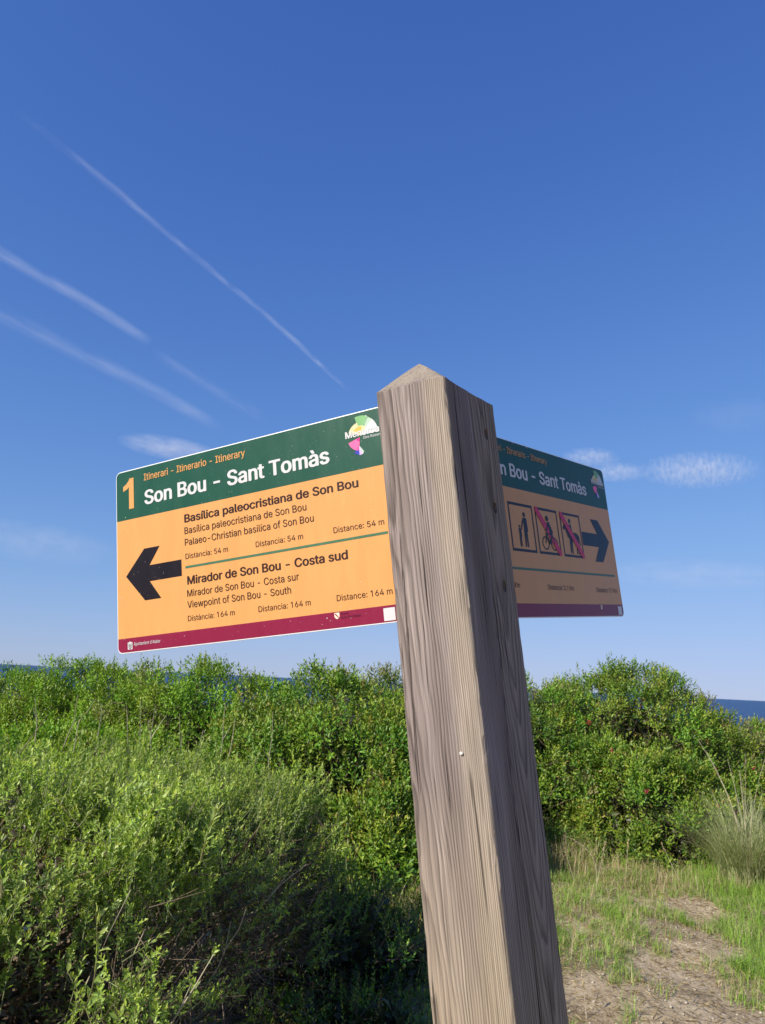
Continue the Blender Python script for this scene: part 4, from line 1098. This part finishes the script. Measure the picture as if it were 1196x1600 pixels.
figure(S2, 'rider_pictogram', [disc(x0 + .118, .413, .0155), [(x0 + .105, .433), (x0 + .132, .433), (x0 + .140, .480), (x0 + .125, .500), (x0 + .105, .495)], stroke((x0 + .115, .49), (x0 + .100, .555), .010, .007),
        [(x0 + .085, .480), (x0 + .190, .482), (x0 + .215, .500), (x0 + .205, .545), (x0 + .10, .540), (x0 + .080, .515)], [(x0 + .105, .500), (x0 + .075, .520), (x0 + .045, .455), (x0 + .060, .435)],
        [(x0 + .065, .433), (x0 + .048, .430), (x0 + .022, .462), (x0 + .032, .476), (x0 + .060, .462)], stroke((x0 + .100, .530), (x0 + .093, .612), .009, .006), stroke((x0 + .118, .530), (x0 + .112, .618), .008, .006),
        stroke((x0 + .190, .530), (x0 + .172, .615), .010, .006), stroke((x0 + .200, .530), (x0 + .200, .618), .009, .006), stroke((x0 + .210, .495), (x0 + .228, .560), .007, .004)])
for f_ in (f2, f3):
    S2.mesh('prohibition_bar', [[(f_[0], .364), (f_[0] + .028, .364), (f_[1], .612), (f_[1], .638), (f_[1] - .028, .638), (f_[0], .392)]], C_RED, .0014)
for cx_, cy_, s_ in [(.52, .012, .004), (.66, .010, .006), (.68, .011, .004)]:
    S2.mesh('paint_chip', [[(cx_ + s_ * rr0.uniform(.6, 1.6) * math.cos(k), cy_ + s_ * .5 * rr0.uniform(.6, 1.1) * math.sin(k)) for k in np.linspace(0, 5.6, 8)]], M_CHIP, .0008)

# ------------------------------------------------------------------ contrails and wisps of cloud (real volumes high above)
def vapour(name, dens, nscale, lo=.3, hi=.7, power=2.0, long=0):
    """thin vapour, densest in the middle of its body and torn by noise; object space runs -1..1 across the body"""
    mt, t, n, l, out = newmat(name)
    v = n.new('ShaderNodeVolumePrincipled'); v.inputs['Color'].default_value = (1, 1, 1, 1); v.inputs['Anisotropy'].default_value = 0
    tc = n.new('ShaderNodeTexCoord'); mp = n.new('ShaderNodeMapping'); mp.inputs['Scale'].default_value = nscale
    no = n.new('ShaderNodeTexNoise'); no.inputs['Scale'].default_value = 1; no.inputs['Detail'].default_value = 5; no.inputs['Roughness'].default_value = .62; no.inputs['Distortion'].default_value = .3
    l.new(tc.outputs['Object'], mp.inputs[0]); l.new(mp.outputs[0], no.inputs['Vector'])
    mr = n.new('ShaderNodeMapRange'); mr.inputs['From Min'].default_value = lo; mr.inputs['From Max'].default_value = hi; l.new(no.outputs['Fac'], mr.inputs['Value'])
    ln = n.new('ShaderNodeVectorMath'); ln.operation = 'LENGTH'
    if long:
        # the trail bows sideways: y is measured from its centre line
        sp_ = n.new('ShaderNodeSeparateXYZ'); l.new(tc.outputs['Object'], sp_.inputs[0])
        def mm(op, a, b_):
            k = n.new('ShaderNodeMath'); k.operation = op
            for i, x in enumerate((a, b_)):
                if isinstance(x, (int, float)): k.inputs[i].default_value = x
                else: l.new(x, k.inputs[i])
            return k.outputs[0]
        cl = mm('MULTIPLY', mm('SUBTRACT', 1.0, mm('MULTIPLY', sp_.outputs[0], sp_.outputs[0])), long)
        cl = mm('ADD', cl, mm('MULTIPLY', mm('SINE', mm('MULTIPLY', sp_.outputs[0], 6.0), 0.0), long * .12))
        wob = n.new('ShaderNodeTexNoise'); wob.inputs['Scale'].default_value = 1; wob.inputs['Detail'].default_value = 3; l.new(mp.outputs[0], wob.inputs['Vector'])
        yy = mm('ADD', mm('SUBTRACT', sp_.outputs[1], cl), mm('MULTIPLY', mm('SUBTRACT', wob.outputs['Fac'], .5), .9))
        cx_ = n.new('ShaderNodeCombineXYZ'); l.new(yy, cx_.inputs[1]); l.new(sp_.outputs[2], cx_.inputs[2]); l.new(cx_.outputs[0], ln.inputs[0])
    else: l.new(tc.outputs['Object'], ln.inputs[0])
    fo = n.new('ShaderNodeMapRange'); fo.inputs['From Min'].default_value = 1; fo.inputs['From Max'].default_value = 0; l.new(ln.outputs['Value'], fo.inputs['Value'])
    pw = n.new('ShaderNodeMath'); pw.operation = 'POWER'; pw.inputs[1].default_value = power; l.new(fo.outputs[0], pw.inputs[0])
    m1 = n.new('ShaderNodeMath'); m1.operation = 'MULTIPLY'; l.new(pw.outputs[0], m1.inputs[0]); l.new(mr.outputs[0], m1.inputs[1])
    last = m1.outputs[0]
    if long:    # fade at both ends
        sx = n.new('ShaderNodeSeparateXYZ'); l.new(tc.outputs['Object'], sx.inputs[0]); ab = n.new('ShaderNodeMath'); ab.operation = 'ABSOLUTE'; l.new(sx.outputs[0], ab.inputs[0])
        e = n.new('ShaderNodeMapRange'); e.inputs['From Min'].default_value = 1; e.inputs['From Max'].default_value = .6; l.new(ab.outputs[0], e.inputs['Value'])
        m3 = n.new('ShaderNodeMath'); m3.operation = 'MULTIPLY'; l.new(last, m3.inputs[0]); l.new(e.outputs[0], m3.inputs[1]); last = m3.outputs[0]
    m2 = n.new('ShaderNodeMath'); m2.operation = 'MULTIPLY'; m2.inputs[1].default_value = dens; l.new(last, m2.inputs[0]); l.new(m2.outputs[0], v.inputs['Density'])
    l.new(v.outputs[0], out.inputs['Volume'])
    return mt

def contrail(a, b, wa, wb_, alt, label, seed, depth, bow=1.2):
    P = []
    for (px, py) in (a, b):
        d = ray(px, py); t = (alt - EYE) / d[2]; P.append((d * t + np.array([0, 0, EYE]), t))
    A, B = P[0][0], P[1][0]; c = (A + B) / 2; hl = np.linalg.norm(B - A) / 2; ra = wa / FPX * P[0][1] / 2; rb = wb_ / FPX * P[1][1] / 2; rm = (ra + rb) / 2
    n = 40; sides = 12; vs = []; fs = []
    for i in range(n):
        x = -1 + 2 * i / (n - 1)
        for k in range(sides):
            an = 2 * math.pi * k / sides; vs.append((x, math.cos(an) * 1.25 + bow * (1 - x * x) + bow * .12 * math.sin(6 * x), math.sin(an)))
    for i in range(n - 1):
        for k in range(sides):
            k2 = (k + 1) % sides; fs.append((i * sides + k, (i + 1) * sides + k, (i + 1) * sides + k2, i * sides + k2))
    fs.append(tuple(range(sides))); fs.append(tuple((n - 1) * sides + k for k in range(sides - 1, -1, -1)))
    me = bpy.data.meshes.new('contrail'); me.from_pydata(vs, [], fs); me.update()
    bm = bmesh.new(); bm.from_mesh(me); bmesh.ops.recalc_face_normals(bm, faces=bm.faces); bm.to_mesh(me); bm.free()
    X_ = Vector((B - A)).normalized(); Y_ = Vector((0, 0, 1)).cross(X_).normalized(); Z_ = X_.cross(Y_)
    o = link('contrail', me, vapour('vapour', depth / rm, (hl / rm * .10, .8, .8), .38, .68, 1.3, bow))
    M4 = Matrix.Identity(4)
    for i in range(3): M4[i][0] = X_[i] * hl; M4[i][1] = Y_[i] * rm; M4[i][2] = Z_[i] * rm; M4[i][3] = c[i]
    o.matrix_world = M4
    tag(o, label, 'contrail', 'contrails crossing the upper left sky')
contrail((20, 170), (545, 610), 16, 9, 9500, 'longest thin white contrail slanting down to the post top', 1, .32, -1.6)
contrail((-140, 320), (238, 537), 26, 18, 9000, 'middle bright contrail entering at the left edge', 2, .46, -.8)
contrail((-190, 400), (350, 672), 34, 24, 9000, 'lowest wide soft contrail running down to the sign top', 3, .26, -.8)
contrail((240, 545), (415, 655), 28, 22, 9000, 'faint broken contrail above the middle of the orange sign', 4, .13, .5)

def cloud(px, py, wpx, hpx, alt, label, seed, dens, ns=(1.3, 1.3, 1.3), lo=.42, hi=.7):
    d = ray(px, py); t = (alt - EYE) / d[2]; c = d * t + np.array([0, 0, EYE])
    sx = wpx / FPX * t * .5; sz = hpx / FPX * t * .5; sy = sx * .6
    bm = bmesh.new(); bmesh.ops.create_icosphere(bm, subdivisions=3, radius=1)
    me = bpy.data.meshes.new('cloud'); bm.to_mesh(me); bm.free()
    f = sx / sz
    o = link('cloud', me, vapour('cloud_vapour', dens / sy, (ns[0] * min(f, 4), ns[1] * min(f, 4), ns[2]), lo, hi, .8))
    o.location = c; o.scale = (sx, sy, sz); o.rotation_euler = (0, math.radians(2.7), math.atan2(-d[0], d[1]))
    me.transform(Matrix.Identity(4))
    tag(o, label, 'cloud', 'small wisps of cloud low in the sky')
cloud(268, 701, 160, 28, 2600, 'small white streak of cloud just above the left sign', 11, 1.7, (.9, .9, 1.4), .35, .75)
cloud(1092, 735, 172, 52, 2600, 'brightest puffy little cloud at the right, above the shaded sign', 12, 4.2, (4.6, 3.4, 2.6), .5, .75)
cloud(922, 715, 90, 30, 2600, 'small pale cloud just above the top edge of the shaded sign', 13, 1.3, (2, 2, 2))
cloud(60, 848, 230, 60, 2200, 'hazy flat cloud at the left edge beside the orange sign', 14, .5, (1.0, 1.0, 1.6), .38, .8)
cloud(1085, 898, 280, 44, 2200, 'long thin cloud low at the right beside the shaded sign', 15, .6, (1.0, 1.0, 1.8), .4, .8)
cloud(965, 738, 90, 30, 2600, 'faint cloud scrap between the shaded sign and the puffy cloud', 16, 1.3, (2, 2, 2))
cloud(1150, 650, 140, 50, 3000, 'faintest veil of cloud high at the right edge', 17, .12, (1.2, 1.2, 1), .3, .75)
